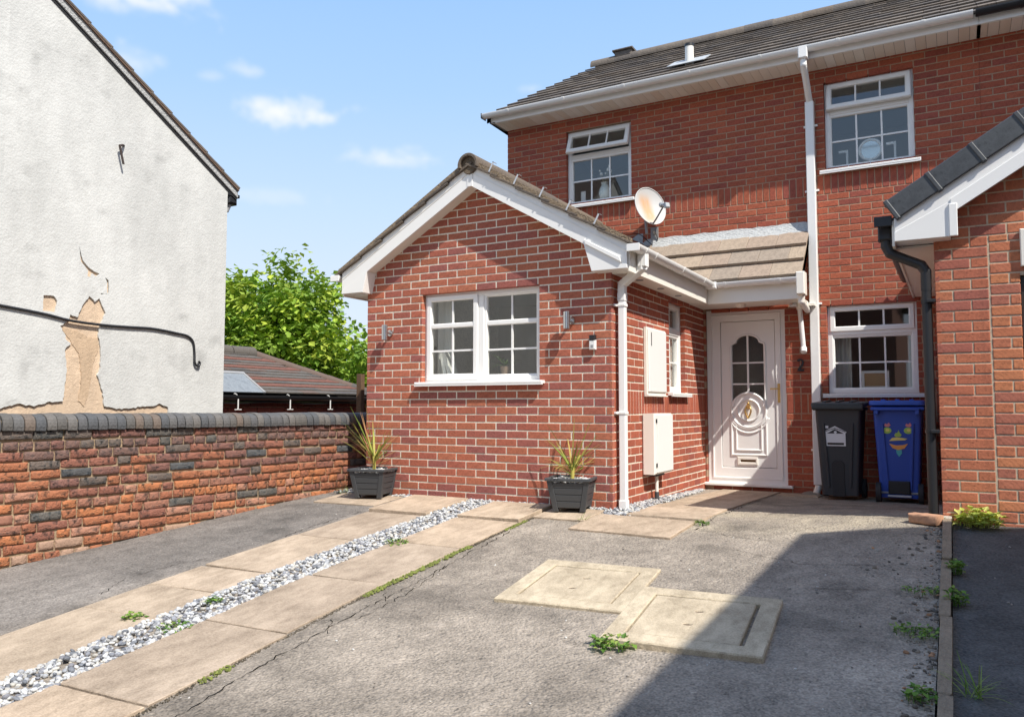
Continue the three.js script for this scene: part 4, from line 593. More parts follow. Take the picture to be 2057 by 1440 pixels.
// ================================================================ WHITE RENDERED HOUSE (far left)
{
  const wh = thing('rendered_house', 'old house gable in peeling grey white render behind the garden wall', 'house', [-4.5, 0, 0], Math.PI / 2);
  const ue = -.37, ye = 3.37, s = .628, ur = -5.2, yr = ye + s * (ue - ur);
  const outline = [[2 * ur - ue, -1.2], [ue, -1.2], [ue, ye], [ur, yr], [2 * ur - ue, ye]];
  const rag = (p, a) => { const o = []; for (let i = 0; i < p.length; i++) { const q = p[(i + 1) % p.length], d = Math.hypot(q[0] - p[i][0], q[1] - p[i][1]), n = Math.max(1, Math.round(d / .025)); for (let k = 0; k < n; k++) o.push([p[i][0] + (q[0] - p[i][0]) * k / n + (k ? rr(-a, a) : 0), p[i][1] + (q[1] - p[i][1]) * k / n + (k ? rr(-a, a) : 0)]); } return o; };
  const peel = [[-2.182, .948], [-2.174, 1.094], [-2.158, 1.215], [-2.179, 1.427], [-2.127, 1.485], [-2.169, 1.509], [-2.192, 1.574], [-2.234, 1.637], [-2.168, 1.683], [-2.143, 1.753], [-2.073, 1.733], [-2.021, 1.862], [-1.967, 1.944], [-1.908, 1.896], [-1.865, 1.936], [-1.833, 1.869], [-1.794, 1.804], [-1.828, 1.716], [-1.849, 1.686], [-1.859, 1.56], [-1.834, 1.464], [-1.83, 1.353], [-1.834, 1.255], [-1.861, 1.199], [-1.821, 1.103], [-1.785, .979], [-1.777, .905], [-1.649, .878], [-1.493, .884], [-1.366, .905], [-1.267, .905], [-1.167, .933], [-1.072, .896], [-1.069, .60], [-3.3, .60], [-3.3, .90], [-2.722, .882], [-2.652, .907], [-2.58, .926], [-2.442, .901], [-2.328, .94]];
  const small = [[-2.396, 1.897], [-2.331, 1.906], [-2.298, 1.903], [-2.269, 1.86], [-2.286, 1.758], [-2.397, 1.759]];
  const crack = [[-2.083, 2.416], [-2.040, 2.275], [-1.980, 2.217], [-1.925, 2.186], [-1.87, 2.172], [-1.90, 2.140], [-1.945, 2.165], [-1.955, 2.125], [-1.99, 2.13], [-1.985, 2.185], [-2.058, 2.262]];
  const nick = [[-1.813, 2.145], [-1.774, 2.12], [-1.768, 2.003], [-1.852, 1.972], [-1.848, 1.986], [-1.786, 1.99], [-1.79, 2.10]];
  const holes = [rag(peel, .006), rag(small, .004), rag(crack, .002), rag(nick, .002)].map(h => { let a = 0; for (let i = 0; i < h.length; i++) { const q = h[(i + 1) % h.length]; a += h[i][0] * q[1] - q[0] * h[i][1]; } return a > 0 ? h.reverse() : h; });
  const rm = std([.60, .60, .585], .96, { map: rep(rendT, .36), bumpMap: rep(rendB, .5), bumpScale: .0055 });
  mesh('render_coat', poly(outline, -.018, 0, holes, 0), rm, wh);
  mesh('old_plaster', poly(outline.map(([a, b]) => [a, b - .0]), -.3, -.0185), std([.66, .50, .36], .97, { map: rep(rendT, 1.1), bumpMap: rep(rendB, 1.6), bumpScale: .007 }), wh);
  const pts = [[-2.235, 1.64], [-2.16, 1.62], [-2.05, 1.60], [-1.96, 1.55], [-1.86, 1.56], [-1.85, 1.45], [-1.90, 1.3], [-1.93, 1.05], [-1.97, .9], [-2.03, .95], [-2.01, 1.15], [-2.04, 1.4], [-2.12, 1.5]]; mesh('plaster_patch', poly(rag(pts, .008).reverse(), -.0186, -.0125), std([.56, .41, .28], .97, { map: rep(rendT, 1.4), bumpMap: rep(rendB, 2), bumpScale: .006 }), wh);
  mesh('side_wall', box(ue - .02, ue - .002, -1.2, ye, -6, -.3), rm, wh);
  const c = 1 / Math.hypot(1, s), ang = Math.atan(s);
  for (const [nm, dy0, dy1, z0, z1, mat] of [['verge_mortar', -.035, .035, -.1, .03, std([.50, .50, .49], .95, { map: rep(grainT, 2), bumpMap: rep(grainB, 2), bumpScale: .012 })], ['verge_strip', -.062, -.035, -.1, .012, M.blackMatt], ['roof_slab', .035, .06, -5, .05, std([.16, .10, .07], .95, { map: rep(grainT, 1.5) })]]) mesh(nm, poly([[ue + .12, ye - .12 * s + dy0 + .03], [ue + .12, ye - .12 * s + dy1 + .03], [ur, yr + dy1 + .03], [2 * ur - ue, ye + dy1 + .03], [2 * ur - ue, ye + dy0 + .03], [ur, yr + dy0 + .03]], z0, z1), mat, wh);
  for (let i = 0; i < 16; i++) { const a = ue + .13 - i * .27 * c, m = mesh('roof_tile', box(-.29, .0, -.012, .012, -.16, .055, .003), tmMain[i % 5], wh); m.position.set(a, ye + .03 + .075 - s * (a - ue) , 0); m.rotation.z = -ang + .05; }
  mesh('gutter_end', mg([box(ue + .02, ue + .15, ye - .16, ye - .05, -2, .0, .02), box(ue + .0, ue + .17, ye - .075, ye - .04, -2, .01, .005)]), M.black, wh);
  mesh('downpipe_elbow', pipe([[ue + .09, ye - .12, -.06], [ue + .05, ye - .24, -.08]], .03, 10), M.grey, wh);
  const cb = tag(mesh('cable', tube([[-3.6, 1.83], [-2.827, 1.769], [-2.383, 1.728], [-2.141, 1.693], [-1.827, 1.681], [-1.583, 1.685], [-1.293, 1.693], [-1.017, 1.671], [-.854, 1.646], [-.798, 1.596], [-.775, 1.472], [-.772, 1.363], [-.734, 1.334], [-.707, 1.366], [-.726, 1.389]].map(([u, y], i) => [-4.486 + (i > 10 ? .01 : 0), y, -u]), .0125, 140, 8), M.black), 'black cable sagging across the peeling white wall and curling at its end', 'cable');
  tag(mesh('iron_hook', pipe([[-4.5, 3.485, 1.66], [-4.455, 3.472, 1.70], [-4.45, 3.456, 1.738], [-4.45, 3.281, 1.691]], .011, 8), std([.05, .035, .03], .8)), 'small rusty iron hook fixed high on the white gable', 'hook');
}

// ================================================================ LOW OUTBUILDING behind the wall
{
  const ob = thing('outbuilding', 'low brick outbuilding with grey and red tiled roof behind the garden wall', 'outbuilding', [0, 0, 0]);
  const xe = -4.85, ye = 1.045, xr = -6.5, yr = 1.66, z0 = .3, z1 = -2.75, zr = -1.9;
  mesh('wall', box(-8, xe - .045, -1.2, ye - .02, z1, z0), M.mortarTan, ob);
  const wl = part('side_wall', ob, xe - .03, 0, 0, Math.PI / 2); fixBricks(layBricks({ x0: -.3, x1: 2.75, y0: .6, y1: .975 }), wl, [[.27, .062, .04], [.24, .055, .038], [.30, .075, .045], [.20, .05, .04]], {});
  const L = Math.hypot(xe - xr, yr - ye), v = [(xr - xe) / L, (yr - ye) / L, 0];
  const red = std([.20, .085, .06], .95, { map: rep(grainT, 1.6), bumpMap: rep(grainB, 1.2), bumpScale: .006 }), gr1 = std([.13, .115, .10], .95, { map: rep(grainT, 1.6) }), gr2 = std([.10, .09, .082], .95, { map: rep(grainT, 1.6) }), br = std([.15, .105, .085], .95, { map: rep(grainT, 1.6) });
  const rf = part('roof', ob); const rows = 14, gg = L / rows;
  const g = box(-.15, .15, 0, gg + .05, -.022, 0, .004); const u = new THREE.Vector3(0, 0, -1), vv = new THREE.Vector3(...v), n = new THREE.Vector3().crossVectors(u, vv); const q = new THREE.Quaternion().setFromRotationMatrix(new THREE.Matrix4().makeBasis(u, vv, n)); if (n.y < 0) n.negate();
  for (let r = 0; r < rows; r++) for (let k = 0; k < 11; k++) { const z = z0 - .15 - k * .305 - (r % 2) * .15; const lim = z1 + (zr - z1) * 1.25 * (r / rows); if (z < lim - .05) continue; const m = mesh('roof_tile', g, [4, 8, 11, 2].includes(r) ? red : pick([gr1, gr2, gr1, br]), rf); m.position.set(xe, ye, z).addScaledVector(vv, r * gg).addScaledVector(n, .05); m.quaternion.copy(q); m.rotateX(-.11 * Math.sign(new THREE.Vector3().crossVectors(u, vv).y || 1)); }
  mesh('roof_deck', poly([[xe, ye - .01], [xr, yr - .01], [2 * xr - xe, ye - .01]], z1 + .35, z0), M.blackMatt, rf);
  { const P = [xe, ye, z1, xe, ye, zr, xr, yr, zr, xe, ye, z1, xr, yr, zr, 2 * xr - xe, ye, z1]; const h = new THREE.BufferGeometry(); h.setAttribute('position', new THREE.Float32BufferAttribute(P.map((w, i) => w + (i % 3 === 1 ? .0 : 0)), 3)); h.setAttribute('uv', new THREE.Float32BufferAttribute(P.flatMap((w, i) => i % 3 === 0 ? [P[i + 2], P[i + 1]] : []), 2)); h.computeVertexNormals(); const hm = gr2.clone(); hm.side = THREE.DoubleSide; mesh('hip', h, hm, rf); }
  for (let i = 0; i < 5; i++) { const m = mesh('ridge_tile', new THREE.CylinderGeometry(.1, .105, .42, 14, 1).rotateX(Math.PI / 2), pick([gr1, br]), rf); m.position.set(xr, yr + .03, z0 - .2 - i * .44); }
  const hipL = new THREE.Vector3(xe - xr, ye - yr, z1 - zr); for (let i = 0; i < 5; i++) { const m = mesh('hip_tile', new THREE.CylinderGeometry(.075, .08, .40, 12), pick([gr1, br, gr2]), rf); m.position.set(xr, yr + .01, zr).addScaledVector(hipL, (i + .5) / 5); m.quaternion.setFromUnitVectors(new THREE.Vector3(0, 1, 0), hipL.clone().normalize()); }
  const gt = mesh('gutter', gutterGeo(3.0, .06), M.black, rf); gt.rotation.y = Math.PI / 2; gt.position.set(xe + .05, ye - .005, z0); mesh('fascia', box(xe - .05, xe - .01, ye - .055, ye - .0, z1, z0), M.blackMatt, rf);
  const bundle = part('cables', ob); for (let i = 0; i < 4; i++) mesh('cable', tube(Array.from({ length: 8 }, (_, k) => [xe + .035 + .012 * (i % 2), ye - .055 - .013 * i + .008 * Math.sin(k * 2.1 + i), z0 - k * .43]), .009, 50, 6), i === 2 ? std([.10, .14, .05], .6) : M.black, bundle);
  for (const z of [-.08, -.92, -1.66, -2.26]) { const m = mesh('cable_bracket', mg([box(-.005, .005, -.13, .0, -.006, .006), box(-.005, .005, -.134, -.125, -.05, .05), tube([[0, -.02, 0], [.0, .04, .02], [.0, .06, .06]], .007, 10, 6)]), M.white, ob); m.position.set(xe + .085, ye - .045, z); }
  // glazed sheet leaning on the tiles
  const gp = box(-.006, .006, 0, .45, -.75, .0, 0); const sh = mesh('leaning_sheet', mg([gp]), std([.26, .28, .29], .4, { map: rep(grainT, .8) }), ob); sh.position.set(xe + .06, ye + .03, z0 - .05); sh.rotation.z = 1.0;
  const fr = mesh('sheet_frame', mg([box(-.012, .012, .44, .48, -.75, .0), box(-.012, .012, 0, .48, -.78, -.75)]), M.grey, ob); fr.position.copy(sh.position); fr.rotation.copy(sh.rotation);
  const fp = tag(mesh('fence_post', box(-4.05, -3.97, -.6, 1.32, -1.42, -1.35, .005), std([.16, .09, .05], .9, { map: rep(grainT, 2) })), 'brown timber post standing between the outbuilding and the brick extension', 'post');
}

{
  const f = thing('board_fence', 'brown board fence closing the gap behind the old wall beside the extension', 'fence', [-4.7, -.4, -2.85]); const fm = [[.15, .088, .05], [.13, .078, .046], [.17, .10, .058]].map(c => std(c, .92, { map: rep(grainT, 2) }));
  for (let i = 0; i < 17; i++) { const m = mesh('board', box(0, .112, 0, 1.62 + rr(-.01, .01), 0, .018, .003), fm[i % 3], f); m.position.set(i * .114, 0, rr(0, .006)); } for (const y of [.3, 1.3]) mesh('rail', box(0, 1.94, y, y + .08, -.05, -.004, .004), fm[0], f);
}
// ================================================================ TREE behind the outbuilding
const leafMat = (c, t = .35) => new THREE.MeshPhysicalMaterial({ color: lin(...c), roughness: .6, transmission: t, thickness: 0, side: THREE.DoubleSide, specularIntensity: .35 });
{
  const tr = thing('tree', 'bushy bright green tree filling the gap between white house and extension', 'tree', [-10.5, -.95, -5.4]);
  const bark = std([.10, .075, .05], .95, { map: rep(grainT, 2) }); const limb = (a, b, r0, r1) => { const A = new THREE.Vector3(...a), B = new THREE.Vector3(...b), d = B.clone().sub(A), l = d.length(); const g = new THREE.CylinderGeometry(r1, r0, l, 9, 1); g.applyQuaternion(new THREE.Quaternion().setFromUnitVectors(new THREE.Vector3(0, 1, 0), d.normalize())); g.translate(...A.add(B).multiplyScalar(.5).toArray()); return g; };
  mesh('trunk', limb([0, 0, 0], [.1, 1.7, 0], .17, .13), bark, tr);
  const R = rngOf(5), tips = []; for (let i = 0; i < 9; i++) { const a = i / 9 * 6.28 + R(), e = [Math.cos(a) * (1 + R() * .9), 2.6 + R() * 1.9, Math.sin(a) * (1 + R() * .9)]; mesh('limb', limb([.1, 1.5 + R() * .4, 0], e, .07, .025), bark, tr); tips.push(e); }
  const leaf = new THREE.BufferGeometry(); leaf.setAttribute('position', new THREE.Float32BufferAttribute([0, 0, 0, .5, .10, .36, 1, .0, 0, 0, 0, 0, 1, .0, 0, .5, .10, -.36], 3)); leaf.computeVertexNormals(); leaf.setAttribute('uv', new THREE.Float32BufferAttribute(new Array(12).fill(0), 2));
  // clumps spread through an uneven crown
  const clumps = []; for (let i = 0; i < 1500; i++) { const a = R() * 6.28, cy = R() * 2 - 1, rad = Math.pow(R(), .33), sr = Math.sqrt(1 - cy * cy); const lump = .78 + .42 * noise3(Math.cos(a) * sr * 2.2 + 7, cy * 2.2 + 7, Math.sin(a) * sr * 2.2 + 7, 3); clumps.push([Math.cos(a) * sr * rad * lump * 3.15, 2.55 + cy * rad * lump * 2.25, Math.sin(a) * sr * rad * lump * 2.4, .22 + R() * .26]); }
  for (const [x, y, z] of [[-.35, 4.6, .4], [.0, 4.5, .2], [1.0, 4.15, .5], [1.3, 3.9, .3], [-.8, 4.4, .3]]) for (let i = 0; i < 5; i++) clumps.push([x + (R() - .5) * .4, y - R() * .7, z + (R() - .5) * .4, .2]);
  const per = 32, im = new THREE.InstancedMesh(leaf, leafMat([.31, .42, .065], .35), clumps.length * per), c = new THREE.Color(), COL = [[.8, .9, .7], [1.1, 1.1, .8], [.6, .75, .6], [1.35, 1.2, .9], [.9, 1, .8]]; let k = 0;
  for (const [x, y, z, s] of clumps) { const ck = .75 + R() * .5, q = COL[Math.floor(R() * 5)]; for (let i = 0; i < per; i++) { const a = R() * 6.28, b = Math.acos(R() * 2 - 1), rr_ = s * Math.pow(R(), .5); const L = .10 + R() * .09; im.setMatrixAt(k, mat4(x + rr_ * Math.sin(b) * Math.cos(a), y + rr_ * Math.cos(b), z + rr_ * Math.sin(b) * Math.sin(a), (R() - .5) * 1.6, R() * 6.28, -.3 + (R() - .5) * 1.3, L)); const j = ck * (.85 + R() * .3); im.setColorAt(k, c.setRGB(q[0] * j, q[1] * j, q[2] * j)); k++; } }
  im.name = 'crown'; im.castShadow = im.receiveShadow = true; im.userData.kind = 'stuff'; tr.add(im);
}
// ================================================================ buildings out of frame: the one that shades the drive, the terrace that the windows mirror
{
  const gr = thing('side_house', 'two storey brick house standing right of the drives outside the picture', 'house', [0, 0, 0]); const bm = std([.30, .10, .07], .9, { map: gT2 }), tm = std([.09, .075, .065], .9);
  const xl = 5.32, y = 4.9, zb = 2.2, s = .58, ax = xl + 3.2; mesh('wall', poly([[xl + .25, -1], [2 * ax - xl - .25, -1], [2 * ax - xl - .25, y - .02], [ax, y + s * (ax - xl - .25)], [xl + .25, y - .02]], zb + .2, 9.4), bm, gr);
  for (const [z0, y0] of [[3.4, .4], [6.2, .4], [3.4, 2.9], [6.2, 2.9]]) { const m = mesh('window_frame', ring(-.6, .6, 0, 1.2, .08, 0, .05), M.upvc, gr); m.position.set(xl + .24, y0, z0); m.rotation.y = -Math.PI / 2; const p = mesh('window_pane', box(-.53, .53, .07, 1.13, .002, .012), M.grey, gr); p.position.copy(m.position); p.rotation.copy(m.rotation); }
  for (const q of [1, -1]) mesh('roof', poly([[xl, y], [ax, y + s * (ax - xl)], [ax, y + s * (ax - xl) + .09], [xl, y + .06]].map(([a, b]) => q > 0 ? [a, b] : [2 * ax - a, b]), zb, 9.6), tm, gr);
  const te = thing('opposite_terrace', 'brick terrace across the street outside the picture, seen only in window reflections', 'house', [0, 0, 0]); const z = 15;
  mesh('wall', box(-26, 1, -1, 4.6, z, z + 7), std([.26, .12, .08], .9, { map: gT2 }), te); mesh('roof', poly([[z - .3, 4.6], [z + 3.5, 7], [z + 7.3, 4.6]], -26.3, 1.3).rotateY(-Math.PI / 2).scale(-1, 1, 1), tm, te);
  for (let i = 0; i < 6; i++) for (const yy of [.2, 2.7]) { mesh('window_frame', ring(-24.5 + i * 4.2, -23 + i * 4.2, yy, yy + 1.3, .09, z - .05, z - .01), M.upvc, te); mesh('window_pane', box(-24.41 + i * 4.2, -23.09 + i * 4.2, yy + .09, yy + 1.21, z - .02, z - .004), std([.05, .06, .07], .1), te); }
}

// ================================================================ THINGS
// ---- square slatted planters with spiky cordylines
function blade(len, w, bend, twist) {
  const n = 7, P = [], I = []; for (let i = 0; i <= n; i++) { const t = i / n, a = bend * t * t, x = len * (t - .12 * bend * t * t), y = -len * a * .55, ww = w * (t < .25 ? .55 + 1.8 * t : 1) * Math.pow(1 - t, .65) + .0006; P.push(x, y - ww * .25, -ww, x, y, 0, x, y - ww * .25, ww); }
  for (let i = 0; i < n; i++) { const a = i * 3; I.push(a, a + 1, a + 3, a + 1, a + 4, a + 3, a + 1, a + 2, a + 4, a + 2, a + 5, a + 4); } const g = new THREE.BufferGeometry(); g.setAttribute('position', new THREE.Float32BufferAttribute(P, 3)); g.setAttribute('uv', new THREE.Float32BufferAttribute(new Array(P.length / 3 * 2).fill(0), 2)); g.setIndex(I); g.computeVertexNormals(); return g;
}
const bladeMats = [[.36, .38, .07], [.42, .40, .09], [.28, .34, .06], [.46, .36, .10], [.40, .22, .10], [.20, .28, .05], [.48, .42, .14]].map(c => leafMat(c, .3));
function planter(x, z, ry, label, seed, H, spread) {
  const t = thing('potted_plant', label, 'potted plant', [x, gy(z) + .014, z], ry, 'planters at the ends of the extension wall'); const R = rngOf(seed); const q = (a, b) => a + (b - a) * R();
  const h = .275, wb = .135, wt = .185, W = (y) => wb + (wt - wb) * y / h;
  const face = (nm, y0, y1, o0, o1, half, mat) => { for (let k = 0; k < 4; k++) { const g = poly([[-half(y0), y0], [half(y0), y0], [half(y1), y1], [-half(y1), y1]], 0, .012, [], .002); const p = g.attributes.position; for (let i = 0; i < p.count; i++) { const y = p.getY(i); p.setZ(i, p.getZ(i) + W(y) - .012 + o0); } g.computeVertexNormals(); const m = mesh(nm, g, mat, t); m.rotation.y = k * Math.PI / 2; } };
  face('panel', .03, h - .03, -.006, 0, (y) => W(y) - .012, M.darkPlastic);
  for (const [a, b] of [[.035, .085], [.092, .142], [.149, .199], [.206, .246]]) face('slat', a, b, 0, 0, (y) => W(y) - .045, M.darkPlastic);
  for (const [sx, sz] of [[1, 1], [1, -1], [-1, 1], [-1, -1]]) { const g = box(-.024, .024, 0, h - .01, -.024, .024, .004); const p = g.attributes.position; for (let i = 0; i < p.count; i++) { const y = p.getY(i); p.setX(i, p.getX(i) + sx * (W(y) - .0205)); p.setZ(i, p.getZ(i) + sz * (W(y) - .0205)); } g.computeVertexNormals(); mesh('corner_post', g, M.darkPlastic, t); }
  const rim = poly(rect(-wt - .014, wt + .014, -wt - .014, wt + .014), 0, .026, [rect(-wt + .012, wt - .012, -wt + .012, wt - .012).reverse()], .004); rim.rotateX(-Math.PI / 2); rim.translate(0, h - .014, 0); mesh('rim', rim, M.darkPlastic, t);
  mesh('soil', box(-wt + .01, wt - .01, h - .05, h - .03, -wt + .01, wt - .01), M.soil, t);
  const pg = new THREE.IcosahedronGeometry(1, 1), im = new THREE.InstancedMesh(pg, pebMat, 420), c = new THREE.Color(); for (let i = 0; i < 420; i++) { const s = q(.008, .014); im.setMatrixAt(i, mat4(q(-1, 1) * (wt - .02), h - .024 + q(0, .016), q(-1, 1) * (wt - .02), q(0, 1), q(0, 6), 0, [s * 1.2, s * .8, s])); const k = q(.5, 1.05); im.setColorAt(i, c.setRGB(.70 * k, .70 * k, .68 * k)); } im.name = 'pebbles'; im.castShadow = im.receiveShadow = true; im.userData.kind = 'stuff'; t.add(im);
  mesh('stem', tube([[0, h - .04, 0], [.004, h + .06, 0], [0, h + .13, .004]], .017, 10, 8), std([.42, .36, .08], .7), t);
  const n = 34; for (let i = 0; i < n; i++) { const u = i / n, L = q(.34, .60) * H, el = q(.25, 1) * 1.05 + (u < .35 ? .35 : 0); const m = mesh('leaf', blade(L, q(.0065, .0105), q(.1, .75) * (1.35 - Math.min(1.2, el)), 0), bladeMats[Math.floor(R() * bladeMats.length)], t); m.position.set(0, h + .02 + .11 * R(), 0); m.rotation.set(0, q(0, 6.28), Math.min(1.5, el * spread + .1), 'YXZ'); }
  return t;
}
planter(-2.50, .185, .25, 'dark slatted planter with spiky yellow green plant beside the old garden wall', 11, 1.1, 1.0);
planter(-.315, .165, .22, 'dark slatted planter with spiky plant near the extension corner downpipe', 23, .92, .86);

// ---- wheelie bins
function roundRect(w, d, r) { const s = new THREE.Shape(); s.moveTo(-w + r, -d); s.lineTo(w - r, -d); s.quadraticCurveTo(w, -d, w, -d + r); s.lineTo(w, d - r); s.quadraticCurveTo(w, d, w - r, d); s.lineTo(-w + r, d); s.quadraticCurveTo(-w, d, -w, d - r); s.lineTo(-w, -d + r); s.quadraticCurveTo(-w, -d, -w + r, -d); return s; }
function binBody(w0, d0, w1, d1, h) { const g = new THREE.ExtrudeGeometry(roundRect(1, 1, .16), { depth: h, steps: 8, bevelEnabled: false, curveSegments: 5 }); g.rotateX(-Math.PI / 2); const p = g.attributes.position; for (let i = 0; i < p.count; i++) { const t = p.getY(i) / h; p.setX(i, p.getX(i) * (w0 + (w1 - w0) * t)); p.setZ(i, p.getZ(i) * (d0 + (d1 - d0) * t)); } g.computeVertexNormals(); return g; }
function wheelieBin(x, z, ry, label, mat, lidMat, back) {
  const t = thing('wheelie_bin', label, 'bin', [x, gy(z, x) + .006, z], ry, 'wheelie bins under the kitchen window'); const H = .90;
  mesh('body', binBody(.175, .20, .222, .265, H).translate(0, .05, 0), mat, t);
  const rim = poly(rect(-.24, .24, -.285, .285), 0, .035, [rect(-.205, .205, -.25, .25).reverse()], .008).rotateX(-Math.PI / 2).translate(0, H + .02, 0); mesh('rim', rim, mat, t);
  const lg = new THREE.ExtrudeGeometry(roundRect(.245, .29, .05), { depth: .022, bevelEnabled: true, bevelSize: .012, bevelThickness: .014, bevelSegments: 3, curveSegments: 5 }); lg.rotateX(-Math.PI / 2); { const p = lg.attributes.position; for (let i = 0; i < p.count; i++) { const u = p.getX(i) / .245, v = p.getZ(i) / .29; if (p.getY(i) > .02) p.setY(i, p.getY(i) + .022 * (1 - u * u) * (1 - v * v) + .0); } lg.computeVertexNormals(); }
  const lid = mesh('lid', lg, lidMat, t); lid.position.set(0, H + .072, .01); lid.rotation.x = .035; mesh('lid_rib', mg([-.13, 0, .13].map(a => box(a - .02, a + .02, .03, .052, -.2, .24, .006))), lidMat, lid);
  mesh('lid_lip', box(-.245, .245, -.03, .012, .275, .305, .008), lidMat, lid);
  mesh('handle', mg([pipe([[-.2, H + .03, -.33], [.2, H + .03, -.33]], .014, 10), box(-.2, -.165, H - .02, H + .04, -.34, -.25, .005), box(.165, .2, H - .02, H + .04, -.34, -.25, .005)]), mat, t);
  for (const s of [-1, 1]) { const w = mesh('wheel', mg([new THREE.CylinderGeometry(.1, .1, .045, 24).rotateZ(Math.PI / 2), new THREE.CylinderGeometry(.055, .055, .05, 16).rotateZ(Math.PI / 2)]), M.blackMatt, t); w.position.set(s * .19, .1, -.20); }
  mesh('axle', pipe([[-.2, .1, -.2], [.2, .1, -.2]], .012, 8), M.grey, t);
  const slope = Math.atan(.065 / H); const onFace = (m, xx, yy) => { const f = back ? -1 : 1; m.position.set(xx * f, yy, f * (.2 + .065 * (yy - .05) / H + .0035)); m.rotation.set(slope, back ? Math.PI : 0, 0, 'YXZ'); return m; };
  for (const s of [-1, 1]) onFace(mesh('body_rib', box(-.012, .012, -.33, .33, -.006, .012, .004), mat, t), s * .12, .46).rotation.z = -s * .055;
  if (!back) onFace(mesh('foot_recess', poly([[-.07, -.18], [.05, -.18], [.05, .16], [.02, .19], [-.04, .19], [-.07, .16]], -.004, .006, [], .003), M.blackMatt, t), .0, .22);
  return { t, onFace };
}
const binBlack = wheelieBin(1.565, -2.50, 0, 'black wheelie bin with a white house shaped sticker', std([.042, .044, .048], .6), std([.035, .042, .046], .5), false);
{
  const { t, onFace } = binBlack; const st = onFace(part('house_sticker', t), -.03, .655); const w = std([.72, .74, .76], .6);
  mesh('outline', poly([[-.09, -.10], [.10, -.10], [.10, .03], [.112, .045], [.0, .105], [-.115, .045], [-.09, .035]], 0, .002, [[[-.078, .028], [.0, .075], [.086, .028]].reverse()]), w, st);
  mesh('chimney', box(-.09, -.062, .082, .108, 0, .002), w, st); mesh('dark_band', box(-.075, .083, -.088, -.066, .0022, .003), M.black, st); mesh('roof_line', poly([[-.105, .05], [0, .088], [.10, .05], [.10, .043], [0, .08], [-.105, .043]], .0022, .003), M.black, st); mesh('keystone', (() => { const g = new THREE.CylinderGeometry(.014, .014, .002, 12).rotateX(Math.PI / 2); g.translate(.004, .042, .001); return g; })(), w, st);
}
const blue = std([.032, .085, .42], .5), blueL = std([.035, .11, .52], .45);
const binBlue = wheelieBin(2.115, -2.52, Math.PI, 'blue wheelie bin with colourful face stickers behind the black downpipe', blue, blueL, true);
{
  const { t, onFace } = binBlue; const st = onFace(part('face_sticker', t), .0, .62); const G = std([.40, .62, .12], .6), Y = std([.85, .72, .22], .6), O = std([.85, .38, .10], .6), P = std([.70, .25, .28], .6), B = std([.10, .48, .50], .6);
  const blob = (nm, cx, cy, pts, mat, z = 0) => mesh(nm, poly(pts.map(([a, b]) => [a + cx, b + cy]), z, z + .0018), mat, st); const ell = (a, b, n = 14) => Array.from({ length: n }, (_, i) => [a * Math.cos(i / n * 6.283), b * Math.sin(i / n * 6.283)]);
  for (const s of [-1, 1]) { blob('eye', s * .095, .10, ell(.04, .032), G); blob('pupil', s * .095 + .004, .104, ell(.018, .014), Y, .002); blob('flower', s * .095 + .004, .15, [[-.03, 0], [-.018, .022], [-.002, .012], [.014, .03], [.03, .004], [.012, -.014], [-.014, -.012]], P); }
  blob('nose', .002, .065, [[-.034, -.012], [-.02, .012], [-.004, .012], [.006, .042], [.016, .014], [.034, -.006], [.02, -.026], [-.02, -.026]], G);
  blob('upper_lip', 0, .0, [[-.08, -.005], [-.05, .028], [-.01, .034], [.04, .028], [.085, .02], [.06, .005], [0, .002]], Y); blob('lower_lip', 0, -.055, [[-.08, .025], [-.02, .008], [.04, .012], [.09, .028], [.055, -.022], [0, -.038], [-.05, -.02]], O); blob('chin', .005, -.115, [[-.026, .024], [.026, .026], [.028, -.01], [.002, -.045], [-.02, -.012]], B);
  mesh('axle_notch', box(-.1, .1, .09, .22, -.235, -.195, .01), M.black, t); mesh('notch_step', box(-.105, .105, .062, .08, -.245, -.195, .004), std([.5, .52, .55], .5), t);
}
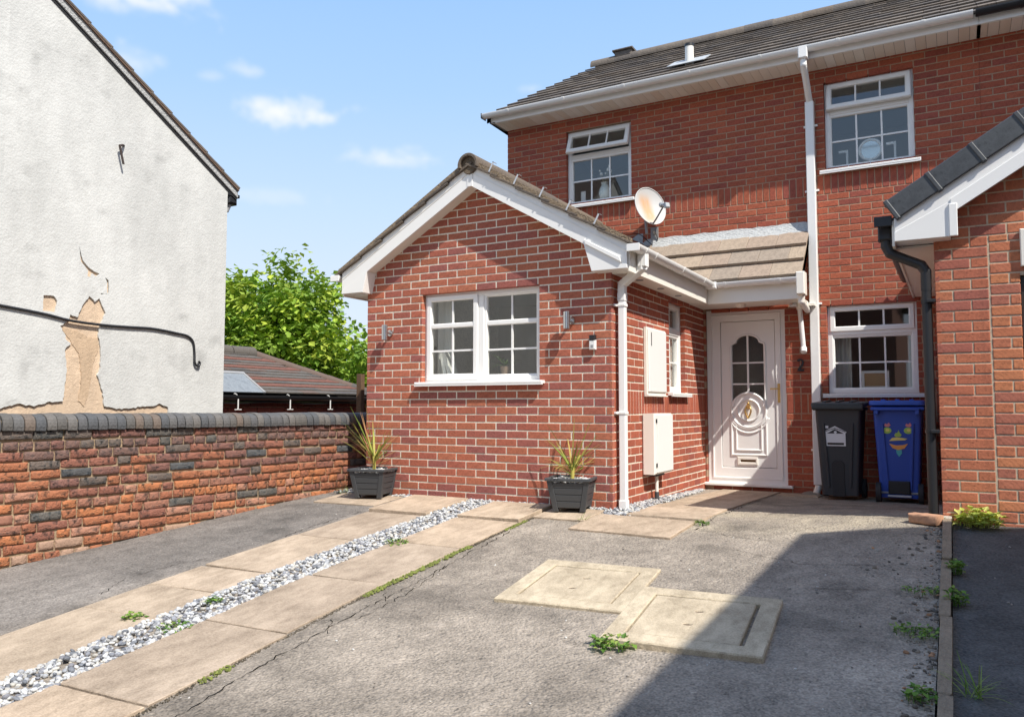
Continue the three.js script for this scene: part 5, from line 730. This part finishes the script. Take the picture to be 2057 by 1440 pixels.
// ---- satellite dish
{
  const t = thing('satellite_dish', 'grey satellite dish stained with rust on the main brick wall', 'satellite dish', [-.60, 3.345, D + .0]);
  const g = new THREE.SphereGeometry(.62, 30, 12, 0, Math.PI * 2, 0, .40); g.translate(0, -.62, 0); g.rotateX(-Math.PI / 2); g.scale(.94, 1.0, 1); const p = g.attributes.position, C = []; for (let i = 0; i < p.count; i++) { const x = p.getX(i), y = p.getY(i); const s = smooth(.14, .02, Math.abs(x + .03 + .02 * Math.sin(y * 14))) * smooth(.24, .10, Math.abs(y + .03)) * (.4 + .9 * fbm(x * 30 + 8, y * 9 + 8, 3, 5)); const k = clamp(s * .8); C.push(.50 + (.56 - .50) * k, .50 + (.27 - .50) * k, .49 + (.075 - .49) * k); } g.setAttribute('color', new THREE.Float32BufferAttribute(C, 3)); p.needsUpdate = true;
  g.computeVertexNormals();
  const hd = part('head', t, 0, .0, .24, 1.0); hd.rotation.set(-.22, 1.0, 0, 'YXZ'); const dish = mesh('reflector', g, new THREE.MeshStandardMaterial({ vertexColors: true, roughness: .6, side: THREE.DoubleSide }), hd);
  const rimP = Array.from({ length: 40 }, (_, i) => { const a = i / 40 * 6.283; return [.62 * Math.sin(.40) * .94 * Math.cos(a), .62 * Math.sin(.40) * Math.sin(a), .62 * (1 - Math.cos(.40))]; }); mesh('rim', tube(rimP, .006, 80, 6, true), std([.55, .55, .54], .6), hd);
  mesh('feed_arm', pipe([[0, -.24, .03], [.0, -.20, .12], [.0, -.10, .30]], .010, 8), std([.20, .20, .21], .6), hd); mesh('receiver', mg([pipe([[0, -.085, .26], [0, -.12, .34]], .024, 12), pipe([[0, -.075, .24], [0, -.086, .262]], .033, 14), box(-.03, .03, -.16, -.10, .31, .36, .006)]), std([.40, .42, .44], .5), hd);
  mesh('bracket', mg([pipe([[0, -.05, -.02], [0, -.12, -.08], [0, -.30, -.10]], .018, 10), box(-.05, .05, -.12, .02, -.08, -.02, .008)]), M.grey, hd); mesh('wall_plate', mg([box(-.05, .05, -.36, -.2, .004, .012, .002), pipe([[0, -.28, .01], [.03, -.27, .16]], .018, 10)]), M.grey, t);
  tag(mesh('dish_cable', tube([[-.59, 3.10, D + .03], [-.56, 2.98, D + .02], [-.62, 2.93, D + .012], [-.8, 3.08, D + .008], [-1.1, 3.13, D + .008]], .005, 40, 6), M.black), 'thin black aerial cable running along the brick below the dish', 'cable');
}
// ---- wall lights, sensor, meter boxes
for (const [x, y, l] of [[-2.45, 1.66, 'steel cylinder wall light left of the extension window by the garden wall'], [-.39, 1.675, 'steel cylinder wall light right of the extension window, nearer the downpipe']]) {
  const t = thing('wall_light', l, 'wall light', [x, y, 0], 0, 'cylinder wall lights beside the extension window'); mesh('tube', pipe([[-.01, -.075, .085], [-.01, .075, .085]], .031, 20), M.steel, t); mesh('arm', pipe([[0, 0, .0], [-.004, 0, .06]], .014, 10), M.steel, t); mesh('backplate', new THREE.CylinderGeometry(.034, .034, .014, 20).rotateX(Math.PI / 2).translate(.0, 0, .008), M.steel, t); for (const s of [-1, 1]) mesh('lens', new THREE.CylinderGeometry(.026, .026, .004, 16).translate(-.01, s * .0755, .085), M.grey, t);
}
{ const t = thing('door_sensor', 'tiny white and black sensor box on the brick near the extension corner', 'sensor', [-.173, 1.46, 0]); mesh('case', box(-.03, .03, -.055, .03, .002, .04, .006), M.white, t); mesh('hood', box(-.028, .028, .028, .075, .002, .045, .006), M.black, t); mesh('button', box(-.012, .012, -.035, -.012, .04, .043, .001), M.grey, t); }
{ const t = thing('meter_box', 'tall shallow white meter cupboard high on the side wall', 'meter box', [0, 1.345, -1.09], Math.PI / 2, 'meter boxes on the side wall'); mesh('case', box(-.285, .285, -.33, .33, .002, .035, .004), M.upvcOld, t); mesh('door', box(-.265, .265, -.30, .315, .036, .05, .006), M.upvc, t); mesh('slot', box(-.20, -.185, .15, .28, .0505, .053, 0), M.black, t); mesh('drip_lip', box(-.285, .285, -.345, -.331, .004, .055, .003), M.upvcOld, t); }
{ const t = thing('meter_box', 'boxy white gas meter cupboard low on the side wall with a pipe below', 'meter box', [0, .545, -1.00], Math.PI / 2, 'meter boxes on the side wall'); mesh('case', box(-.26, .26, -.29, .29, .002, .13, .012), M.upvcOld, t); mesh('door', box(-.215, .25, -.27, .275, .131, .142, .006), M.upvc, t); for (const y of [-.2, .22]) mesh('hinge', box(-.235, -.215, y - .018, y + .018, .131, .14, .002), M.black, t); mesh('pipe', pipe([[-.02, -.29, .06], [-.02, -.53, .06]], .017, 12), M.upvcOld, t); mesh('pipe_collar', pipe([[-.02, -.47, .06], [-.02, -.57, .06]], .022, 12), M.darkPlastic, t); mesh('gland', box(-.12, .10, -.315, -.288, .02, .10, .004), M.darkPlastic, t); }
{ const t = thing('drain_stub', 'short white drain pipe hanging from the porch gutter outlet', 'pipe', [1.13, 1.55, D]); mesh('pipe', pipe([[.03, .0, .12], [.0, .50, .15]], .026, 14), M.upvc, t); mesh('shoe', pipe([[.03, .01, .12], [.035, -.04, .15]], .034, 14), M.upvc, t); mesh('collar', pipe([[.004, .44, .146], [.0, .53, .152]], .036, 14), M.upvcOld, t); mesh('strap', mg([box(-.07, .09, .50, .52, .002, .17, .003), box(-.10, -.02, .47, .50, .10, .2, .006)]), M.steelDull, t); }
// ---- loose brick, weeds
tag(mesh('loose_brick', brickGeo(.2, .066, .1, .008, 2, .006).clone().rotateX(-.0).translate(0, .04, .05), std([.55, .30, .18], .95, { map: gT2 })), 'single loose brick lying at the foot of the black downpipe', 'brick').position.set(2.42, gy(.2, 2.4) - .004, .20); scene.getObjectByName('loose_brick').rotation.y = -.5;
const weedMats = [[.13, .26, .04], [.19, .33, .05], [.28, .37, .08], [.09, .19, .03]].map(c => leafMat(c, .35)), yellowWeed = [[.50, .55, .10], [.42, .50, .09], [.58, .58, .16]].map(c => leafMat(c, .35));
function weed(x, z, r, h, n, label, mats = weedMats, leafL = .035, y) {
  const t = thing('weed', label, 'weed', [x, y ?? driveY(x, z) + .004, z], 0, 'weeds growing in the cracks'); const lists = mats.map(() => []);
  for (let i = 0; i < n; i++) { const a = rr(0, 6.28), d = r * Math.sqrt(rnd()), hh = h * rr(.15, 1) * (1 - .5 * d / r), L = leafL * rr(.6, 1.3); const s = new THREE.BufferGeometry(); const w = L * .36; s.setAttribute('position', new THREE.Float32BufferAttribute([0, 0, 0, L * .45, L * .1, w, L, -.1 * L, 0, 0, 0, 0, L, -.1 * L, 0, L * .45, L * .1, -w], 3)); s.setAttribute('uv', new THREE.Float32BufferAttribute(new Array(12).fill(0), 2)); s.computeVertexNormals(); s.applyMatrix4(mat4(d * Math.cos(a), hh, d * Math.sin(a), rr(-.4, .4), rr(0, 6.28), rr(-.3, .7))); lists[Math.floor(rnd() * mats.length)].push(s); if (i % 3 === 0) { const st = new THREE.CylinderGeometry(.0012, .0018, hh + .004, 4).toNonIndexed(); st.translate(d * Math.cos(a), hh / 2, d * Math.sin(a)); lists[0].push(st); } }
  lists.forEach((l, i) => { if (l.length) { const m = mesh('leaves', mg(l), mats[i], t); m.userData.kind = 'stuff'; } }); return t;
}
function tuft(x, z, n, L, label, y) { const t = thing('grass_tuft', label, 'grass', [x, y ?? driveY(x, z), z], 0, 'grass tufts in the paving'); const l = [[], []]; for (let i = 0; i < n; i++) { const g = blade(L * rr(.5, 1.1), .0022, rr(.2, .9), 0).toNonIndexed(); g.applyMatrix4(mat4(rr(-.03, .03), 0, rr(-.03, .03), 0, rr(0, 6.28), rr(.4, 1.3))); l[i % 2].push(g); } l.forEach((q, i) => { mesh('blades', mg(q), weedMats[i + 1], t).userData.kind = 'stuff'; }); return t; }
weed(1.15, 2.86, .10, .05, 130, 'bushy green weed at the front corner of the nearer drain cover', weedMats, .034);
weed(-3.43, 1.55, .06, .05, 50, 'small green weed at the foot of the old wall, nearer the house', weedMats, .03); weed(-3.46, 2.15, .05, .07, 40, 'upright green weed at the foot of the old wall, nearer the street', weedMats, .03);
weed(-1.09, 1.64, .09, .022, 80, 'low weed sprouting at the edge of the pebbles between two flags', weedMats, .026, gy(1.64) + .016); weed(-1.27, 3.17, .05, .03, 50, 'small weed growing out of the middle of the pebbles', weedMats, .028, gy(3.17) + .02); weed(-1.50, 3.54, .055, .04, 55, 'weed at the left edge of the pebbles by a cracked flag', weedMats, .03, gy(3.54) + .012); weed(-1.13, 3.55, .10, .022, 70, 'flat weed along the right edge of the pebbles', weedMats, .024, gy(3.55) + .014);
weed(.86, .30, .07, .03, 60, 'bright green moss and weed at the corner of the flags', weedMats, .022);
weed(2.74, .15, .14, .13, 230, 'yellow green weed clump at the foot of the right brick pier', yellowWeed, .055, gy(.1, 2.6));
weed(2.60, 1.22, .045, .10, 60, 'leafy weed on the kerb, the one nearest the houses', weedMats, .036, gy(1.22, 2.6)); weed(2.605, 1.72, .045, .10, 60, 'second leafy weed along the kerb from the houses', weedMats, .036, gy(1.72, 2.6)); weed(2.43, 2.2, .11, .04, 110, 'sprawling weed on the gravel left of the kerb', weedMats, .026); weed(2.48, 2.92, .06, .06, 50, 'weed left of the kerb at the bottom of the picture', weedMats, .036); weed(2.46, .16, .07, .06, 60, 'weed by the loose brick and black downpipe', weedMats, .03); weed(2.44, 1.6, .10, .04, 60, 'sparse weed in the gravel against the kerb', weedMats, .022);
tuft(2.66, 2.78, 26, .17, 'straggly grass tuft right of the kerb in the shade', gy(2.78, 2.6) - .01); tuft(-2.98, .07, 30, .12, 'dry grass tuft at the end of the old wall by the planter'); tuft(-.06, .50, 12, .07, 'thin grass blade cluster in the joint before the right planter', gy(.5) + .012); tuft(-1.72, .10, 14, .05, 'short grass at the flag beside the extension wall', gy(.1) + .02);
// moss in the joint between the flags and the tarmac
{ const n = 1500, g = new THREE.IcosahedronGeometry(1, 0), im = new THREE.InstancedMesh(g, std([1, 1, 1], 1), n), c = new THREE.Color(); for (let i = 0; i < n; i++) { const z = .5 + 5 * rnd(), k = smooth(.42, .62, noise2(z * 3.1, 1, 97)); const x = -.525 + drift(z) - (z > 2.4 ? (z - 2.4) * 0 : 0) + rr(-.006, .02) * (1 + k), s = rr(.002, .005) * (1 + k * .8); im.setMatrixAt(i, mat4(x, gy(z) + .003 + k * .006, z, rnd(), rnd() * 6, 0, [s, s * .7, s * 1.6])); const q = k > .5 ? [.14, .16, .035] : [.075, .06, .04]; const j = rr(.7, 1.4); im.setColorAt(i, c.setRGB(q[0] * j, q[1] * j, q[2] * j)); } im.name = numbered('moss'); im.castShadow = im.receiveShadow = true; im.userData = { kind: 'stuff', label: 'dark moss and grit in the joint beside the flags', category: 'moss' }; scene.add(im); }
// ---- things seen behind the windows
function curtain(x0, x1, y0, y1, z, label, col, ry = 0, pos = [0, 0, 0]) { const n = Math.max(16, Math.round((x1 - x0) / .012)), P = [], U = [], I = []; for (let i = 0; i <= n; i++) for (const y of [y0, y1]) { const x = x0 + (x1 - x0) * i / n; P.push(x, y, z + .018 * Math.sin(x * 75) + .006 * Math.sin(x * 31 + y)); U.push(x, y); } for (let i = 0; i < n; i++) I.push(i * 2, i * 2 + 2, i * 2 + 1, i * 2 + 1, i * 2 + 2, i * 2 + 3); const g = new THREE.BufferGeometry(); g.setAttribute('position', new THREE.Float32BufferAttribute(P, 3)); g.setAttribute('uv', new THREE.Float32BufferAttribute(U, 2)); g.setIndex(I); g.computeVertexNormals(); return tag(mesh('curtain', g, new THREE.MeshPhysicalMaterial({ color: lin(...col), roughness: .95, transmission: .25, thickness: 0, side: THREE.DoubleSide })), label, 'curtain', 'curtains'); }
curtain(-2.0, -1.83, 1.2, 2.0, -.22, 'pale curtain at the left side of the extension window', [.62, .60, .55]);
curtain(1.44, 1.62, 1.1, 1.72, D - .22, 'pale curtain at the left side of the kitchen window above the bins', [.5, .48, .44]); curtain(2.19, 2.26, 1.1, 1.72, D - .22, 'narrow pale curtain at the right side of the kitchen window', [.5, .48, .44]);
{ const t = thing('window_plant', 'green leafy houseplant on the extension window sill', 'houseplant', [-1.22, 1.20, -.24]); mesh('pot', new THREE.CylinderGeometry(.05, .038, .09, 18).translate(0, .05, 0), std([.3, .2, .14], .8), t); for (let i = 0; i < 12; i++) { const m = mesh('leaf', blade(rr(.12, .2), .017, rr(.3, 1), 0), pick(weedMats), t); m.position.set(0, .10, 0); m.rotation.set(0, rr(0, 6.28), rr(.3, 1.2), 'YXZ'); } mesh('stem', pipe([[0, .08, 0], [0, .13, 0]], .008, 8), weedMats[0], t); }
{ const t = thing('ornament', 'small pale blue ornament in the right corner of the extension window', 'ornament', [-.80, 1.20, -.20]); mesh('base', new THREE.SphereGeometry(.032, 14, 10).translate(0, .032, 0), std([.55, .68, .66], .4), t); mesh('top', new THREE.CylinderGeometry(.012, .018, .05, 12).translate(0, .08, 0), std([.5, .65, .6], .4), t); mesh('card', box(-.005, .05, .0, .13, -.03, -.024), std([.6, .36, .2], .7), t); }
for (const [k, x, tl] of [[0, -1.86, .2], [1, -1.80, .32]]) { const m = tag(mesh('picture_board', box(-.02, .02, 0, .26, -.07, .07, .003), std([.66, .64, .58], .7)), k ? 'pale leaning board behind the extension window, the right one of two' : 'pale leaning board behind the extension window next to the curtain', 'board'); m.position.set(x, 1.2, -.2); m.rotation.z = tl; }
{ const t = thing('framed_picture', 'white framed picture standing inside the kitchen window', 'picture', [1.86, 1.10, D - .2]); mesh('frame', ring(-.14, .14, 0, .2, .028, 0, .015, .003), M.white, t); mesh('print', box(-.115, .115, .026, .174, .002, .008), std([.42, .25, .12], .8), t); }
{ const t = thing('vase', 'white vase with dried flowers in the smaller upstairs window', 'vase', [-1.36, 3.63, D - .22]); mesh('vase_body', new THREE.LatheGeometry([[0, 0], [.05, 0], [.075, .06], [.085, .12], [.06, .19], [.04, .22], [.055, .25]].map(p => new THREE.Vector2(...p)), 20), std([.66, .72, .70], .4), t); for (let i = 0; i < 7; i++) { const a = rr(-.09, .09), h = rr(.3, .52); mesh('flower_stem', pipe([[0, .2, 0], [a, h, rr(-.04, .04)]], .003, 5), std([.4, .35, .2], .9), t); mesh('flower_head', new THREE.IcosahedronGeometry(rr(.014, .026), 1).translate(a, h, 0), std([.75, .72, .64], .9), t); } }
tag(mesh('candle', box(-1.70, -1.63, 3.62, 3.80, D - .22, D - .19, .01), M.white), 'pale leaning card at the left of the smaller upstairs window', 'card').rotation.z = 0;
{ const t = thing('dressing_mirror', 'round white dressing mirror inside the larger upstairs window', 'mirror', [1.87, 3.62, D - .28]); mesh('mirror_ring', new THREE.TorusGeometry(.115, .017, 8, 32).translate(0, .20, 0), M.white, t); mesh('mirror_glass', new THREE.CylinderGeometry(.105, .105, .008, 28).rotateX(Math.PI / 2).translate(0, .20, 0), std([.55, .6, .62], .2, { metalness: .5 }), t); mesh('mirror_stand', mg([pipe([[0, 0, 0], [0, .1, 0]], .016, 10), box(-.06, .06, 0, .012, -.05, .05, .003)]), M.white, t); }
for (const [x, h, l] of [[1.62, .24, 'white chair back left of the dressing mirror upstairs'], [2.12, .26, 'white slim ornament right of the dressing mirror upstairs']]) { const t = thing('upstairs_ornament', l, 'ornament', [x, 3.62, D - .3]); mesh('post', box(-.012, .012, 0, h, -.012, .012, .003), M.white, t); mesh('rail', box(-.09, .012, h - .03, h, -.01, .01, .003), M.white, t); }

renderer.render(scene, camera);
